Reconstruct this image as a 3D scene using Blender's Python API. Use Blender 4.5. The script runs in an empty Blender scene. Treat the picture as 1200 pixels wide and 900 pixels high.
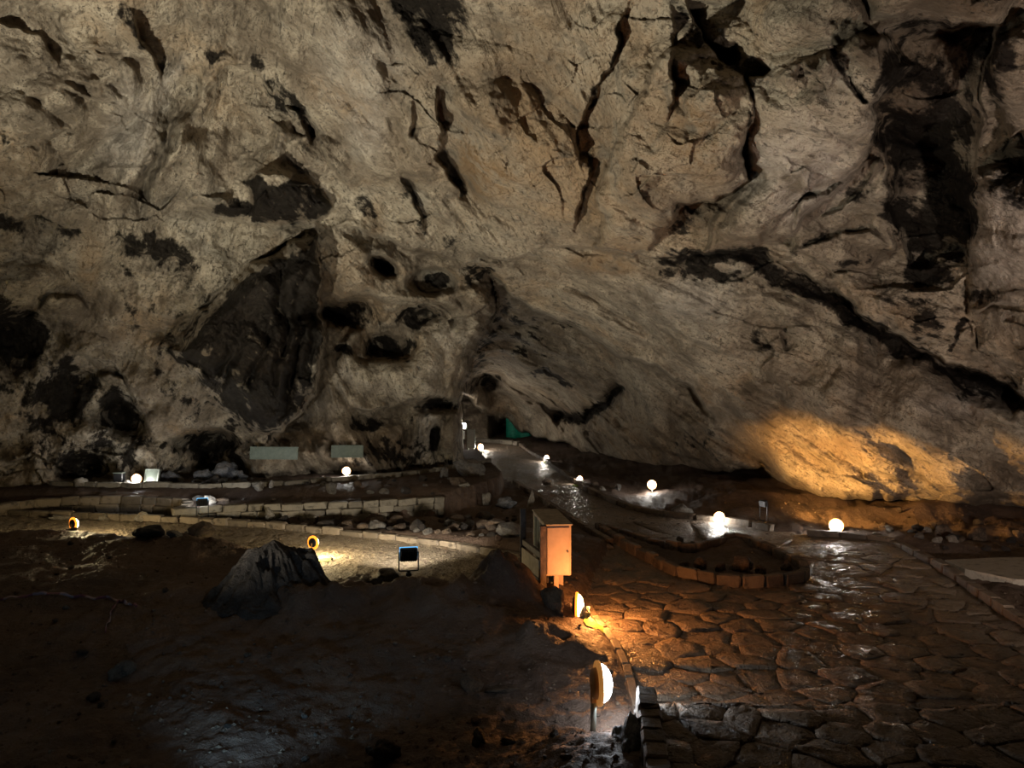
import bpy, bmesh, math, random
import numpy as np
from mathutils import Vector, Matrix, Euler

C = bpy.context.scene.collection
scene = bpy.context.scene
R = math.radians

# ------------------------------------------------------------------ camera, world, exposure, big floodlights
EYE = 2.45          # eye height above the lowest path
F = 900.0           # focal length in units of the 1200 wide frame
cam_data = bpy.data.cameras.new('camera')
cam_data.sensor_width = 36.0
cam_data.lens = 36.0 * F / 1200.0
cam_data.clip_end = 200
camera = bpy.data.objects.new('camera', cam_data)
C.objects.link(camera)
camera.location = (0, 0, EYE)
camera.rotation_euler = (R(90), 0, 0)
scene.camera = camera

world = bpy.data.worlds.new('world')
scene.world = world
world.use_nodes = True
world.node_tree.nodes['Background'].inputs['Color'].default_value = (0, 0, 0, 1)
world.node_tree.nodes['Background'].inputs['Strength'].default_value = 0.0

vs = scene.view_settings
vs.view_transform = 'Standard'
vs.look = 'None'
vs.gamma = 1.0
vs.exposure = 0.7
vs.use_curve_mapping = False
scene.cycles.use_denoising = True
scene.cycles.max_bounces = 6
scene.cycles.diffuse_bounces = 4
scene.cycles.glossy_bounces = 3
scene.cycles.sample_clamp_indirect = 4.0
scene.cycles.caustics_reflective = False
scene.cycles.caustics_refractive = False

# floodlights standing on the ground outside the frame, and those in it: (place, aim, watts, cone degrees, blend, colour)
FLOODS = {
    'left':   ((-4.4, 4.5, 0.32), (-2.0, 11.2, 7.6), 2700, 94, 0.8, (1.0, 0.94, 0.77)),
    'front':  ((-1.80, 4.40, 0.15), (-1.6, 9.0, 3.3), 30, 122, 0.4, (0.42, 0.72, 1.0)),
    'right':  ((4.6, 3.4, 0.75), (7.6, 11.0, 4.6), 1050, 92, 0.9, (1.0, 0.82, 0.70)),
    'amber':  ((4.42, 13.45, 0.36), (7.5, 15.0, 0.80), 520, 118, 0.35, (1.0, 0.50, 0.13)),
    'middle': ((-1.22, 9.05, 0.46), (-2.6, 16.0, 3.0), 330, 112, 0.7, (1.0, 0.90, 0.74)),
    'bank':   ((-5.22, 12.95, 0.47), (-6.9, 17.5, 2.2), 60, 110, 0.7, (0.92, 0.96, 1.0)),
}
# ------------------------------------------------------------------ numpy noise
def _perm(seed):
    rs = np.random.RandomState(seed)
    p = rs.permutation(256)
    return np.concatenate([p, p, p]).astype(np.int32)
_G = np.array([[1,1,0],[-1,1,0],[1,-1,0],[-1,-1,0],[1,0,1],[-1,0,1],[1,0,-1],[-1,0,-1],
               [0,1,1],[0,-1,1],[0,1,-1],[0,-1,-1],[1,1,0],[-1,1,0],[0,-1,1],[0,-1,-1]], dtype=np.float32)
def perlin(x, y, z, seed=0):
    p = _perm(seed)
    x = np.asarray(x, np.float32); y = np.asarray(y, np.float32); z = np.asarray(z, np.float32)
    xi = np.floor(x).astype(np.int32); yi = np.floor(y).astype(np.int32); zi = np.floor(z).astype(np.int32)
    xf = x - xi; yf = y - yi; zf_ = z - zi
    xi &= 255; yi &= 255; zi &= 255
    u = xf*xf*xf*(xf*(xf*6-15)+10); v = yf*yf*yf*(yf*(yf*6-15)+10); w = zf_*zf_*zf_*(zf_*(zf_*6-15)+10)
    def g(ix, iy, iz, dx, dy, dz):
        h = p[p[p[ix] + iy] + iz] & 15
        gg = _G[h]
        return gg[..., 0]*dx + gg[..., 1]*dy + gg[..., 2]*dz
    x1 = (xi+1) & 255; y1 = (yi+1) & 255; z1 = (zi+1) & 255
    a = g(xi, yi, zi, xf, yf, zf_);   b = g(x1, yi, zi, xf-1, yf, zf_)
    c = g(xi, y1, zi, xf, yf-1, zf_); d = g(x1, y1, zi, xf-1, yf-1, zf_)
    e = g(xi, yi, z1, xf, yf, zf_-1); f = g(x1, yi, z1, xf-1, yf, zf_-1)
    h = g(xi, y1, z1, xf, yf-1, zf_-1); k = g(x1, y1, z1, xf-1, yf-1, zf_-1)
    ab = a + u*(b-a); cd = c + u*(d-c); ef = e + u*(f-e); hk = h + u*(k-h)
    l = ab + v*(cd-ab); m = ef + v*(hk-ef)
    return l + w*(m-l)
def fbm(x, y, z, octaves=4, seed=0, gain=0.5, lac=2.03):
    s = 0; a = 1.0; f = 1.0
    for i in range(octaves):
        s = s + a*perlin(x*f, y*f, z*f, seed+i*7); a *= gain; f *= lac
    return s
def billow(x, y, z, octaves=3, seed=0, gain=0.5):
    s = 0; a = 1.0; f = 1.0
    for i in range(octaves):
        s = s + a*np.abs(perlin(x*f, y*f, z*f, seed+i*11)); a *= gain; f *= 2.07
    return s
def sstep(a, b, x):
    t = np.clip((x-a)/(b-a), 0, 1); return t*t*(3-2*t)

def seg_dist(X, Y, poly):
    """distance to a polyline, side (+1 right of travel with y down), position along it 0..1"""
    poly = np.asarray(poly, np.float64)
    L = np.hypot(*(poly[1:]-poly[:-1]).T); cum = np.concatenate([[0], np.cumsum(L)])
    best = np.full(X.shape, 1e9); side = np.ones(X.shape); tt = np.zeros(X.shape)
    for i in range(len(poly)-1):
        ax, ay = poly[i]; bx, by = poly[i+1]
        dx, dy = bx-ax, by-ay
        t = np.clip(((X-ax)*dx+(Y-ay)*dy)/(dx*dx+dy*dy+1e-12), 0, 1)
        d = np.hypot(X-(ax+t*dx), Y-(ay+t*dy))
        m = d < best
        best = np.where(m, d, best)
        side = np.where(m, np.sign(dx*(Y-ay)-dy*(X-ax)), side)
        tt = np.where(m, (cum[i]+t*L[i])/cum[-1], tt)
    return best, side, tt
def inside(X, Y, poly):
    poly = np.asarray(poly, np.float64); n = len(poly)
    r = np.zeros(X.shape, bool); j = n-1
    for i in range(n):
        xi, yi = poly[i]; xj, yj = poly[j]
        c = ((yi > Y) != (yj > Y)) & (X < (xj-xi)*(Y-yi)/((yj-yi) if yj != yi else 1e-9)+xi)
        r ^= c; j = i
    return r
def sdist(X, Y, poly):
    """signed distance, positive inside"""
    d, _, _ = seg_dist(X, Y, list(poly)+[poly[0]])
    return np.where(inside(X, Y, poly), d, -d)

# ------------------------------------------------------------------ mesh + object helpers
def mesh_np(name, verts, quads=None, tris=None, smooth=True):
    me = bpy.data.meshes.new(name)
    verts = np.asarray(verts, np.float32).reshape(-1, 3)
    faces = quads if quads is not None else tris
    k = faces.shape[1]
    me.vertices.add(len(verts)); me.vertices.foreach_set('co', verts.ravel())
    me.loops.add(faces.size); me.loops.foreach_set('vertex_index', faces.astype(np.int32).ravel())
    me.polygons.add(len(faces))
    me.polygons.foreach_set('loop_start', (np.arange(len(faces))*k).astype(np.int32))
    me.polygons.foreach_set('loop_total', np.full(len(faces), k, np.int32))
    me.polygons.foreach_set('use_smooth', np.full(len(faces), smooth, bool))
    me.update(calc_edges=True)
    return me
def link(name, me, mat=None, parent=None):
    o = bpy.data.objects.new(name, me); C.objects.link(o)
    if mat is not None:
        if len(me.materials): me.materials[0] = mat
        else: me.materials.append(mat)
    if parent is not None: o.parent = parent
    return o
def tag(o, label=None, cat=None, group=None, kind=None):
    if label: o['label'] = label
    if cat: o['category'] = cat
    if group: o['group'] = group
    if kind: o['kind'] = kind
    return o
def thing(name, label, cat, loc=(0,0,0), rotz=0.0, group=None):
    o = bpy.data.objects.new(name, None); C.objects.link(o)
    o.empty_display_size = 0.1
    o.location = loc; o.rotation_euler = (0, 0, rotz)
    return tag(o, label, cat, group)
def bm_obj(name, bm, mat, parent=None, smooth=False):
    me = bpy.data.meshes.new(name)
    bmesh.ops.recalc_face_normals(bm, faces=bm.faces)
    bm.to_mesh(me); bm.free()
    if smooth:
        for p in me.polygons: p.use_smooth = True
    return link(name, me, mat, parent)
def add_box(bm, lo, hi, bevel=0.0, M=None):
    cx = [(a+b)/2 for a, b in zip(lo, hi)]; s = [b-a for a, b in zip(lo, hi)]
    m = Matrix.Translation(cx) @ Matrix.Diagonal((s[0], s[1], s[2], 1))
    if M is not None: m = M @ m
    r = bmesh.ops.create_cube(bm, size=1.0, matrix=m)
    if bevel > 0:
        es = list({e for v in r['verts'] for e in v.link_edges})
        bmesh.ops.bevel(bm, geom=es, offset=bevel, segments=1, affect='EDGES')
def add_cyl(bm, p0, p1, r0, r1=None, seg=14, caps=True):
    p0 = Vector(p0); p1 = Vector(p1); r1 = r0 if r1 is None else r1
    d = p1-p0; q = d.to_track_quat('Z', 'Y').to_matrix().to_4x4()
    m = Matrix.Translation((p0+p1)/2) @ q
    bmesh.ops.create_cone(bm, cap_ends=caps, cap_tris=False, segments=seg, radius1=r0, radius2=max(r1, 1e-4), depth=d.length, matrix=m)
def add_lathe(bm, prof, seg=24, M=None):
    """profile [(radius, z)] round the local z axis"""
    rings = []
    for r, z in prof:
        if r < 1e-5: rings.append([bm.verts.new((0, 0, z))])
        else: rings.append([bm.verts.new((r*math.cos(2*math.pi*i/seg), r*math.sin(2*math.pi*i/seg), z)) for i in range(seg)])
    for a, b in zip(rings[:-1], rings[1:]):
        for i in range(seg):
            j = (i+1) % seg
            if len(a) == 1 and len(b) == 1: continue
            if len(a) == 1: bm.faces.new((a[0], b[i], b[j]))
            elif len(b) == 1: bm.faces.new((a[i], a[j], b[0]))
            else: bm.faces.new((a[i], a[j], b[j], b[i]))
    if M is not None: bmesh.ops.transform(bm, matrix=M, verts=[v for r in rings for v in r])
def add_tube(bm, pts, r, seg=8):
    pts = [Vector(p) for p in pts]; prev = None
    for i, p in enumerate(pts):
        d = (pts[min(i+1, len(pts)-1)]-pts[max(i-1, 0)]).normalized()
        q = d.to_track_quat('Z', 'Y')
        ring = [bm.verts.new(p + q @ Vector((r*math.cos(2*math.pi*k/seg), r*math.sin(2*math.pi*k/seg), 0))) for k in range(seg)]
        if prev:
            for k in range(seg): bm.faces.new((prev[k], prev[(k+1) % seg], ring[(k+1) % seg], ring[k]))
        prev = ring

# ------------------------------------------------------------------ materials
class NT:
    def __init__(self, name):
        self.m = bpy.data.materials.new(name); self.m.use_nodes = True
        self.t = self.m.node_tree; self.n = self.t.nodes; self.n.clear()
        self.out = self.n.new('ShaderNodeOutputMaterial')
    def node(self, typ, **kw):
        n = self.n.new(typ)
        for k, v in kw.items():
            if k.startswith('i_'):
                key = k[2:]
                key = int(key) if key.isdigit() else key.replace('_', ' ')
                self.put(n.inputs[key], v)
            else: setattr(n, k, v)
        return n
    def put(self, sock, v):
        if isinstance(v, bpy.types.NodeSocket): self.t.links.new(v, sock)
        else:
            if isinstance(v, (tuple, list)) and len(v) == 3 and sock.type == 'RGBA': v = (*v, 1)
            sock.default_value = v
    def noise(self, vec, scale, detail=4, rough=0.55, dist=0.0):
        return self.node('ShaderNodeTexNoise', i_Vector=vec, i_Scale=scale, i_Detail=detail, i_Roughness=rough, i_Distortion=dist).outputs['Fac']
    def vor(self, vec, scale, feature='F1'):
        return self.node('ShaderNodeTexVoronoi', feature=feature, i_Vector=vec, i_Scale=scale).outputs['Distance']
    def math(self, op, a, b=0.0, clamp=False):
        n = self.node('ShaderNodeMath', operation=op, use_clamp=clamp); self.put(n.inputs[0], a); self.put(n.inputs[1], b)
        return n.outputs[0]
    def ramp(self, v, a, b, c0=0.0, c1=1.0):
        n = self.node('ShaderNodeMapRange', clamp=True); n.interpolation_type = 'SMOOTHSTEP'
        self.put(n.inputs['Value'], v); self.put(n.inputs['From Min'], a); self.put(n.inputs['From Max'], b)
        self.put(n.inputs['To Min'], c0); self.put(n.inputs['To Max'], c1)
        return n.outputs['Result']
    def mix(self, f, a, b):
        n = self.node('ShaderNodeMix', data_type='RGBA')
        self.put(n.inputs['Factor'], f); self.put(n.inputs[6], a); self.put(n.inputs[7], b)
        return n.outputs[2]
    def scaled(self, vec, rot, sc):
        return self.node('ShaderNodeMapping', i_Vector=vec, i_Rotation=rot, i_Scale=sc).outputs['Vector']
    def bump(self, h, dist, strength=1.0, normal=None):
        n = self.node('ShaderNodeBump', i_Height=h, i_Distance=dist, i_Strength=strength)
        if normal is not None: self.put(n.inputs['Normal'], normal)
        return n.outputs['Normal']
    def pos(self): return self.node('ShaderNodeNewGeometry').outputs['Position']
    def obj(self): return self.node('ShaderNodeTexCoord').outputs['Object']
    def finish(self, color, rough, normal=None, spec=0.5, metallic=0.0, emission=None, estr=0.0, coat=0.0, sampled=True):
        b = self.node('ShaderNodeBsdfPrincipled')
        self.put(b.inputs['Base Color'], color); self.put(b.inputs['Roughness'], rough)
        self.put(b.inputs['Specular IOR Level'], spec); self.put(b.inputs['Metallic'], metallic)
        if normal is not None: self.put(b.inputs['Normal'], normal)
        if emission is not None:
            self.put(b.inputs['Emission Color'], emission); self.put(b.inputs['Emission Strength'], estr)
        if coat: self.put(b.inputs['Coat Weight'], coat)
        self.t.links.new(b.outputs[0], self.out.inputs['Surface'])
        if not sampled: self.m.cycles.emission_sampling = 'NONE'
        return self.m

def rock_material(name, light=(0.43, 0.37, 0.28), dark=(0.22, 0.175, 0.125), masks=True, spots=1.0, scale=1.0, world=True):
    t = NT(name); P = t.pos() if world else t.obj()
    n1 = t.noise(P, 0.5*scale, 7, 0.64)
    n2 = t.noise(P, 2.3*scale, 7, 0.66)
    fine = t.noise(P, 13*scale, 6, 0.7)
    big = t.noise(P, 0.25*scale, 4, 0.55)
    if masks:   # streaks run along the face of the rock: 'lay' holds metres along and up the face and which way the beds dip
        S = t.node('ShaderNodeAttribute', attribute_name='lay').outputs['Vector']
        sel = t.node('ShaderNodeSeparateXYZ', i_Vector=S).outputs['Z']
        flat = t.node('ShaderNodeVectorMath', operation='MULTIPLY', i_0=S, i_1=(1, 1, 0)).outputs['Vector']
        def streak(ang, sc, seed):
            turned = t.node('ShaderNodeMapping', i_Vector=flat, i_Rotation=(0, 0, R(ang)), i_Location=(seed, seed*2, 0)).outputs['Vector']
            return t.noise(t.node('ShaderNodeMapping', i_Vector=turned, i_Scale=(sc[0], sc[1], 1)).outputs['Vector'], 1.0, 6, 0.66)
        a_ = streak(-64, (1.2, 3.6), 3); b_ = streak(64, (1.1, 4.2), 7); c_ = streak(24, (1.3, 3.0), 11)
        k1 = t.ramp(sel, 0.20, 0.34); k2 = t.ramp(sel, 0.62, 0.78)
        def mixv(f, x, y): return t.math('ADD', t.math('MULTIPLY', x, t.math('SUBTRACT', 1.0, f)), t.math('MULTIPLY', y, f))
        stm = mixv(k2, mixv(k1, a_, b_), c_)
        a2 = streak(-64, (5, 18), 5); b2 = streak(64, (4.6, 20), 9); c2 = streak(24, (5.5, 15), 13)
        sp = mixv(k2, mixv(k1, a2, b2), c2)
    else:
        stm = t.noise(t.scaled(P, (0.45, 0.55, 0.35), (0.55*scale, 5.2*scale, 1.5*scale)), 2.0, 5, 0.62)
        sp = t.noise(t.scaled(P, (0.3, 0.9, 0.2), (1, 3.0, 1.5)), 7.0*scale, 3, 0.6)
    col = t.mix(t.ramp(n1, 0.40, 0.62), dark, light)
    hue = t.noise(t.node('ShaderNodeVectorMath', operation='ADD', i_0=P, i_1=(17, 5, 3)).outputs['Vector'], 0.42*scale, 5, 0.6)
    warm = (light[0]*.86, light[1]*.68, light[2]*.50); cool = (light[0]*.80, light[1]*.88, light[2]*.98)
    col = t.mix(t.ramp(hue, 0.53, 0.66, 0.0, 0.6), col, warm)
    col = t.mix(t.ramp(hue, 0.45, 0.34, 0.0, 0.55), col, cool)
    col = t.mix(t.ramp(big, 0.52, 0.38, 0.0, 0.7), col, tuple(c*0.72 for c in dark))
    col = t.mix(t.ramp(n2, 0.46, 0.70, 0.0, 0.6), col, tuple(c*1.3 for c in light))
    col = t.mix(t.ramp(n2, 0.48, 0.32, 0.0, 0.7), col, tuple(c*0.45 for c in dark))
    col = t.mix(t.ramp(stm, 0.54, 0.70, 0.0, 0.5), col, tuple(c*0.45 for c in dark))
    col = t.mix(t.ramp(fine, 0.49, 0.37, 0.0, 0.65), col, tuple(c*0.5 for c in dark))
    gate = t.ramp(t.math('ADD', n1, t.math('MULTIPLY', stm, .5)), 0.66, 0.84)
    dash = t.math('MULTIPLY', t.ramp(sp, 0.585, 0.635), gate)
    pit = t.noise(P, 30*scale, 3, 0.6); grain = t.ramp(t.math('ADD', pit, t.math('MULTIPLY', n2, 0.35)), 0.80, 0.86)
    col = t.mix(t.math('MULTIPLY', dash, 0.65*spots), col, (0.026, 0.022, 0.02))
    col = t.mix(t.math('MULTIPLY', grain, 0.7*spots), col, (0.03, 0.025, 0.021))
    rough = 0.72; spec = 0.3
    if masks:
        a = t.node('ShaderNodeAttribute', attribute_name='masks').outputs['Color']
        s = t.node('ShaderNodeSeparateColor', i_Color=a)
        och, pal, sta_shade = s.outputs[1], s.outputs[2], s.outputs[0]
        col = t.mix(t.math('MULTIPLY', och, t.ramp(n2, 0.32, 0.60, 0, .9)), col, (0.20, 0.112, 0.042))
        col = t.mix(t.math('MULTIPLY', pal, t.ramp(n2, 0.28, 0.58, 0, .8)), col, (0.50, 0.46, 0.41))
        wob = t.math('ADD', t.math('MULTIPLY', stm, 0.9), t.math('ADD', t.math('MULTIPLY', n2, 1.2), t.math('MULTIPLY', n1, 0.6)))
        k = t.ramp(t.math('ADD', sta_shade, t.math('MULTIPLY', t.math('SUBTRACT', wob, 1.35), 1.8)), 0.40, 0.72)
        k = t.math('MULTIPLY', k, t.ramp(sta_shade, 0.02, 0.22))
        col = t.mix(t.math('MULTIPLY', k, 0.95), col, (0.0075, 0.0062, 0.0058))  # black stain and painted shade share this mask
        rough = t.math('SUBTRACT', 0.74, t.math('MULTIPLY', k, 0.16))
        spec = t.math('SUBTRACT', 0.3, t.math('MULTIPLY', k, 0.24))
    b = t.math('ADD', t.math('MULTIPLY', stm, 0.9), t.math('MULTIPLY', n2, 1.0))
    b = t.math('ADD', b, t.math('MULTIPLY', fine, 0.6))
    b = t.math('SUBTRACT', b, t.math('MULTIPLY', grain, 0.12))
    b = t.math('SUBTRACT', b, t.math('MULTIPLY', dash, 0.28))
    b = t.math('ADD', b, t.math('MULTIPLY', sp, 0.12))
    nor = t.bump(b, 0.15/scale, 0.9)
    return t.finish(col, rough, nor, spec)
# ------------------------------------------------------------------ the cave shell
# shell laid out in image pixel coordinates, seen from the camera: u = 600 + 900 * x / y, v = 450 - 900 * (z - EYE) / y
def axis(a0, a1, step, lo, hi, grow=1.09):
    core = list(np.arange(a0, a1, step)); left = []; s = step; p = a0
    while p > lo: s *= grow; p -= s; left.append(p)
    right = []; s = step; p = core[-1]
    while p < hi: s *= grow; p += s; right.append(p)
    return np.array(left[::-1]+core+right)
US = axis(-50, 1250, 1.4, -900, 2100); VS = axis(-50, 622, 1.4, -1250, 660)
U0, V0 = np.meshgrid(US, VS)
# irregular outlines: the features below are followed with a natural wobble
wu = perlin(U0/55, V0/55, 0.3*np.ones_like(U0), 3)*11 + perlin(U0/17, V0/17, 0.7*np.ones_like(U0), 4)*4.5 + perlin(U0/6, V0/6, 0.7*np.ones_like(U0), 14)*1.5
wv = perlin(U0/55, V0/55, 5.3*np.ones_like(U0), 5)*11 + perlin(U0/17, V0/17, 8.7*np.ones_like(U0), 6)*4.5 + perlin(U0/6, V0/6, 2.7*np.ones_like(U0), 15)*1.5
U = U0 + wu; V = V0 + wv

CTRL = [(-900,-1250,4.2),(0,-1250,3.6),(600,-1250,3.3),(1200,-1250,3.2),(2100,-1250,3.6),
        (-900,-500,5.2),(-900,200,5.8),(-900,640,6.2),(0,-500,6.4),(600,-500,6.6),(1200,-500,5.6),
        (2100,-500,4.6),(2100,200,4.8),(2100,640,5.4),(1600,100,6.2),(1600,600,8.6),(-400,200,8.2),(-400,600,10.5),
        (0,0,9.3),(0,300,12.6),(0,450,14.2),(0,640,16.6),(200,0,10.6),(200,200,13.2),(200,400,15.4),(200,560,17.0),(200,640,17.2),
        (400,0,10.6),(400,150,12.8),(400,262,14.6),(400,420,16.9),(400,560,17.4),(400,640,17.8),(500,340,17.2),(520,450,18.2),(530,550,19.0),
        (600,0,10.0),(600,150,12.2),(600,290,15.6),(640,380,20.5),(600,440,27.0),(560,455,31.0),(600,495,32.0),(650,515,29.0),
        (800,0,9.3),(800,150,11.2),(800,300,13.8),(800,440,17.6),(800,540,19.6),(720,470,22.0),(720,535,24.0),
        (1000,0,8.6),(1000,150,10.4),(1000,300,12.8),(1000,450,14.2),(1000,585,14.9),(890,545,17.2),
        (1200,0,8.0),(1200,200,9.6),(1200,400,11.6),(1200,520,12.6),(1200,604,13.6)]
def tps(ctrl, X, Y):
    c = np.array(ctrl, float); p = c[:, :2]/300.0; val = np.log(c[:, 2])
    def ph(r2): return 0.5*r2*np.log(r2+1e-9)
    n = len(c); K = ph(((p[:, None]-p[None])**2).sum(-1)) + 0.004*np.eye(n)
    Q = np.hstack([np.ones((n, 1)), p]); A = np.block([[K, Q], [Q.T, np.zeros((3, 3))]])
    w = np.linalg.solve(A, np.concatenate([val, np.zeros(3)]))
    X = X/300.0; Y = Y/300.0; r = w[n]+w[n+1]*X+w[n+2]*Y
    for i in range(n): r = r + w[i]*ph((X-p[i, 0])**2+(Y-p[i, 1])**2)
    return np.exp(r)
D = tps(CTRL, U0, V0)
STAIN_SHADE = np.zeros_like(D); OCH = np.zeros_like(D); PALE = np.zeros_like(D)  # first mask: black stain, plus shade painted into hollows and creases

def crop(poly, pad):
    p = np.asarray(poly, float)
    r0, r1 = np.searchsorted(VS, [p[:, 1].min()-pad, p[:, 1].max()+pad]); c0, c1 = np.searchsorted(US, [p[:, 0].min()-pad, p[:, 0].max()+pad])
    return (slice(max(r0-1, 0), r1+1), slice(max(c0-1, 0), c1+1))
def edge(poly, near=1, rise=0.4, wn=35, drop=0.5, wf=30, soft=2.4, taper=0.25):
    """a lip of rock: bulges out on one side and is undercut on the other"""
    s = crop(poly, 3*max(wn, wf))
    d, sd, t = seg_dist(U[s], V[s], poly)
    e = sd*d*near; w = sstep(-soft, soft, e)
    k = sstep(0, taper, t)*sstep(1, 1-taper, t) if taper else 1.0
    endf = np.exp(-np.maximum(0, d-1e9))
    D[s] += k*endf*(-w*rise*np.exp(-(d/wn)**1.5) + (1-w)*drop*np.exp(-(d/wf)**1.3))
def groove(poly, depth=0.2, w=6, taper=0.2):
    s = crop(poly, 4*w); d, sd, t = seg_dist(U[s], V[s], poly)
    k = sstep(0, taper, t)*sstep(1, 1-taper, t)
    D[s] += k*depth*np.exp(-(d/w)**1.6)
def bump(cx, cy, rx, ry, amt, ang=0, p=1.0):
    m = 2.6*max(rx, ry); s = crop([(cx-m, cy-m), (cx+m, cy+m)], 0)
    a = R(ang); x = U[s]-cx; y = V[s]-cy
    q = ((x*math.cos(a)+y*math.sin(a))/rx)**2+((-x*math.sin(a)+y*math.cos(a))/ry)**2
    D[s] -= amt*np.exp(-q**p)
def mass(poly, amt, w=30, hard=4.0):
    """a rounded body of rock standing out from (amt > 0) or set back into the wall behind it"""
    s = crop(poly, 12); sd = sdist(U[s], V[s], poly)
    x = np.clip(sd/w, 0, 1)
    D[s] -= amt*np.where(sd > 0, 0.35+0.65*np.sqrt(1-(1-x)**2), 0.35*sstep(-hard, 0, sd))
def mark(A, poly, val, soft=10):
    soft = soft*1.5
    s = crop(poly, soft); sd = sdist(U[s], V[s], poly)
    A[s] = np.maximum(A[s], val*sstep(-soft, soft, sd))
def spot(A, cx, cy, rx, ry, val, ang=0):
    m = 2*max(rx, ry); s = crop([(cx-m, cy-m), (cx+m, cy+m)], 0); a = R(ang); x = U[s]-cx; y = V[s]-cy
    q = ((x*math.cos(a)+y*math.sin(a))/rx)**2+((-x*math.sin(a)+y*math.cos(a))/ry)**2
    A[s] = np.maximum(A[s], val*np.exp(-q**2))
def line(A, poly, w, val):
    s = crop(poly, 3*w); d, _, t = seg_dist(U[s], V[s], poly)
    A[s] = np.maximum(A[s], val*np.exp(-(d/w)**2)*sstep(0, .1, t)*sstep(1, .9, t))

X0 = (U0-600)/F*D; LAY = np.stack([X0, EYE-(V0-450)/F*D-.35*D, np.zeros_like(D)], -1)   # metres along and up the face
# ---- upper middle: hanging folds
edge([(524,92),(515,120),(511,150),(514,178),(530,205),(552,236)], 1, .5, 50, .5, 26)
edge([(487,120),(483,150),(486,168)], 1, .15, 12, .25, 14)
edge([(470,200),(482,215),(492,245),(502,275)], 1, .25, 25, .35, 16)
bump(572,140,34,48,.7,-30); bump(610,190,55,70,.6,-35); bump(545,215,30,40,-.45); bump(440,120,60,90,.6,-25); bump(640,60,40,70,-.4,15); bump(480,60,40,60,-.4,-20)
edge([(748,-12),(732,28),(714,72),(700,105),(685,132),(676,158),(680,190),(688,212)], 1, .4, 55, .28, 22)
edge([(701,168),(698,190),(688,222),(676,250),(674,282)], 1, .4, 50, .38, 14)
edge([(779,-5),(790,45),(787,100),(782,135),(781,168)], 1, .3, 45, .18, 20)
bump(745,90,26,60,.7,8); bump(655,60,50,60,.6,20); bump(735,210,40,60,.7)
mass([(786,60),(812,62),(838,74),(868,92),(880,120),(871,160),(872,208),(842,226),(800,240),(765,282),(742,300),(700,292),(706,220),(742,120)], 1.7, 85)
edge([(797,-8),(806,28),(818,50),(838,68),(870,86)], 1, .1, 20, .65, 26)
bump(838,95,30,30,.35); bump(815,175,30,50,.25,15)
edge([(872,140),(873,208),(845,226),(800,241),(762,286)], 1, .2, 30, .5, 18)
# ---- upper right
mass([(882,98),(905,82),(928,72),(968,65),(985,70),(1000,92),(1032,112),(1037,150),(1012,190),(986,214),(946,250),(926,272),(886,290),(828,292),(850,240),(874,208)], 1.15, 55)
edge([(930,72),(955,98),(964,122)], -1, .1, 14, .35, 12); edge([(972,60),(980,78),(990,98),(1012,116),(1030,116)], 1, .05, 14, .45, 12)
groove([(925,122),(960,150),(1005,186)], .14, 5); groove([(935,182),(965,184),(1000,190)], .1, 4)
mass([(984,62),(1006,44),(1046,50),(1064,74),(1048,92),(1034,118),(1008,104),(996,84)], 1.1, 26)
mass([(1005,-70),(1010,-5),(1022,22),(1076,16),(1168,25),(1196,-14),(1200,-80)], .7, 22)
mass([(880,-60),(872,10),(884,62),(908,78),(935,66),(985,58),(1016,30),(1004,-20),(1000,-60)], .45, 40)
mass([(1040,36),(1078,18),(1166,26),(1152,100),(1142,200),(1132,300),(1068,306),(1042,205),(1030,122)], -1.15, 34)
bump(1085,110,40,40,.35,20); bump(1095,240,40,45,.4); groove([(1035,150),(1070,165),(1110,172)], .3, 8); groove([(1040,200),(1075,185),(1130,195)], .25, 8)
mass([(1164,50),(1180,38),(1196,30),(1230,40),(1230,180),(1190,180),(1168,110)], .4, 20)
edge([(1160,190),(1175,170),(1200,150)], -1, .2, 15, .4, 12); edge([(1158,186),(1176,196),(1206,202)], 1, .2, 12, .3, 10)
mass([(1140,206),(1214,196),(1320,180),(1330,480),(1205,452),(1152,412),(1130,372),(1138,300)], 1.3, 70)
bump(1150,335,24,26,-.35); edge([(1130,372),(1160,352),(1205,356)], -1,.15,20,.2,16)
mass([(1032,350),(1060,330),(1098,338),(1128,372),(1108,412),(1082,400),(1048,384)], .55, 16)
mass([(1108,398),(1132,392),(1152,410),(1150,420),(1122,418)], .35, 8)
mass([(940,238),(965,222),(1005,204),(1030,190),(1046,230),(1048,292),(1022,318),(985,312),(930,298),(928,276)], .5, 22)
edge([(932,300),(975,275),(1020,268),(1046,290)], 1, .15, 14, .4, 14); edge([(960,262),(1000,232),(1028,205)], 1, .12, 14, .3, 10)
edge([(742,296),(780,300),(815,297),(866,288),(900,300),(940,318),(990,352),(1040,386),(1098,420),(1150,440),(1212,464)], -1, .55, 45, 1.25, 20, taper=.04)
edge([(770,318),(830,318),(890,322),(930,345),(975,366)], -1, .15, 12, .35, 10)
edge([(1106,421),(1152,441),(1212,470)], -1, .2, 25, .8, 24)
edge([(862,288),(905,292),(955,305),(1000,330)], -1,.1,10,.3,8); mass([(980,318),(1030,322),(1042,345),(1036,378),(1000,352)], .3, 10)
bump(896,400,38,26,-.35,10); edge([(905,378),(915,400),(926,424)], 1, .05, 12, .3, 12)
edge([(1012,380),(1008,412),(1026,440),(1018,452)], 1,.05,10,.18,9); groove([(985,420),(972,440),(962,455)], .12, 4)
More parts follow.
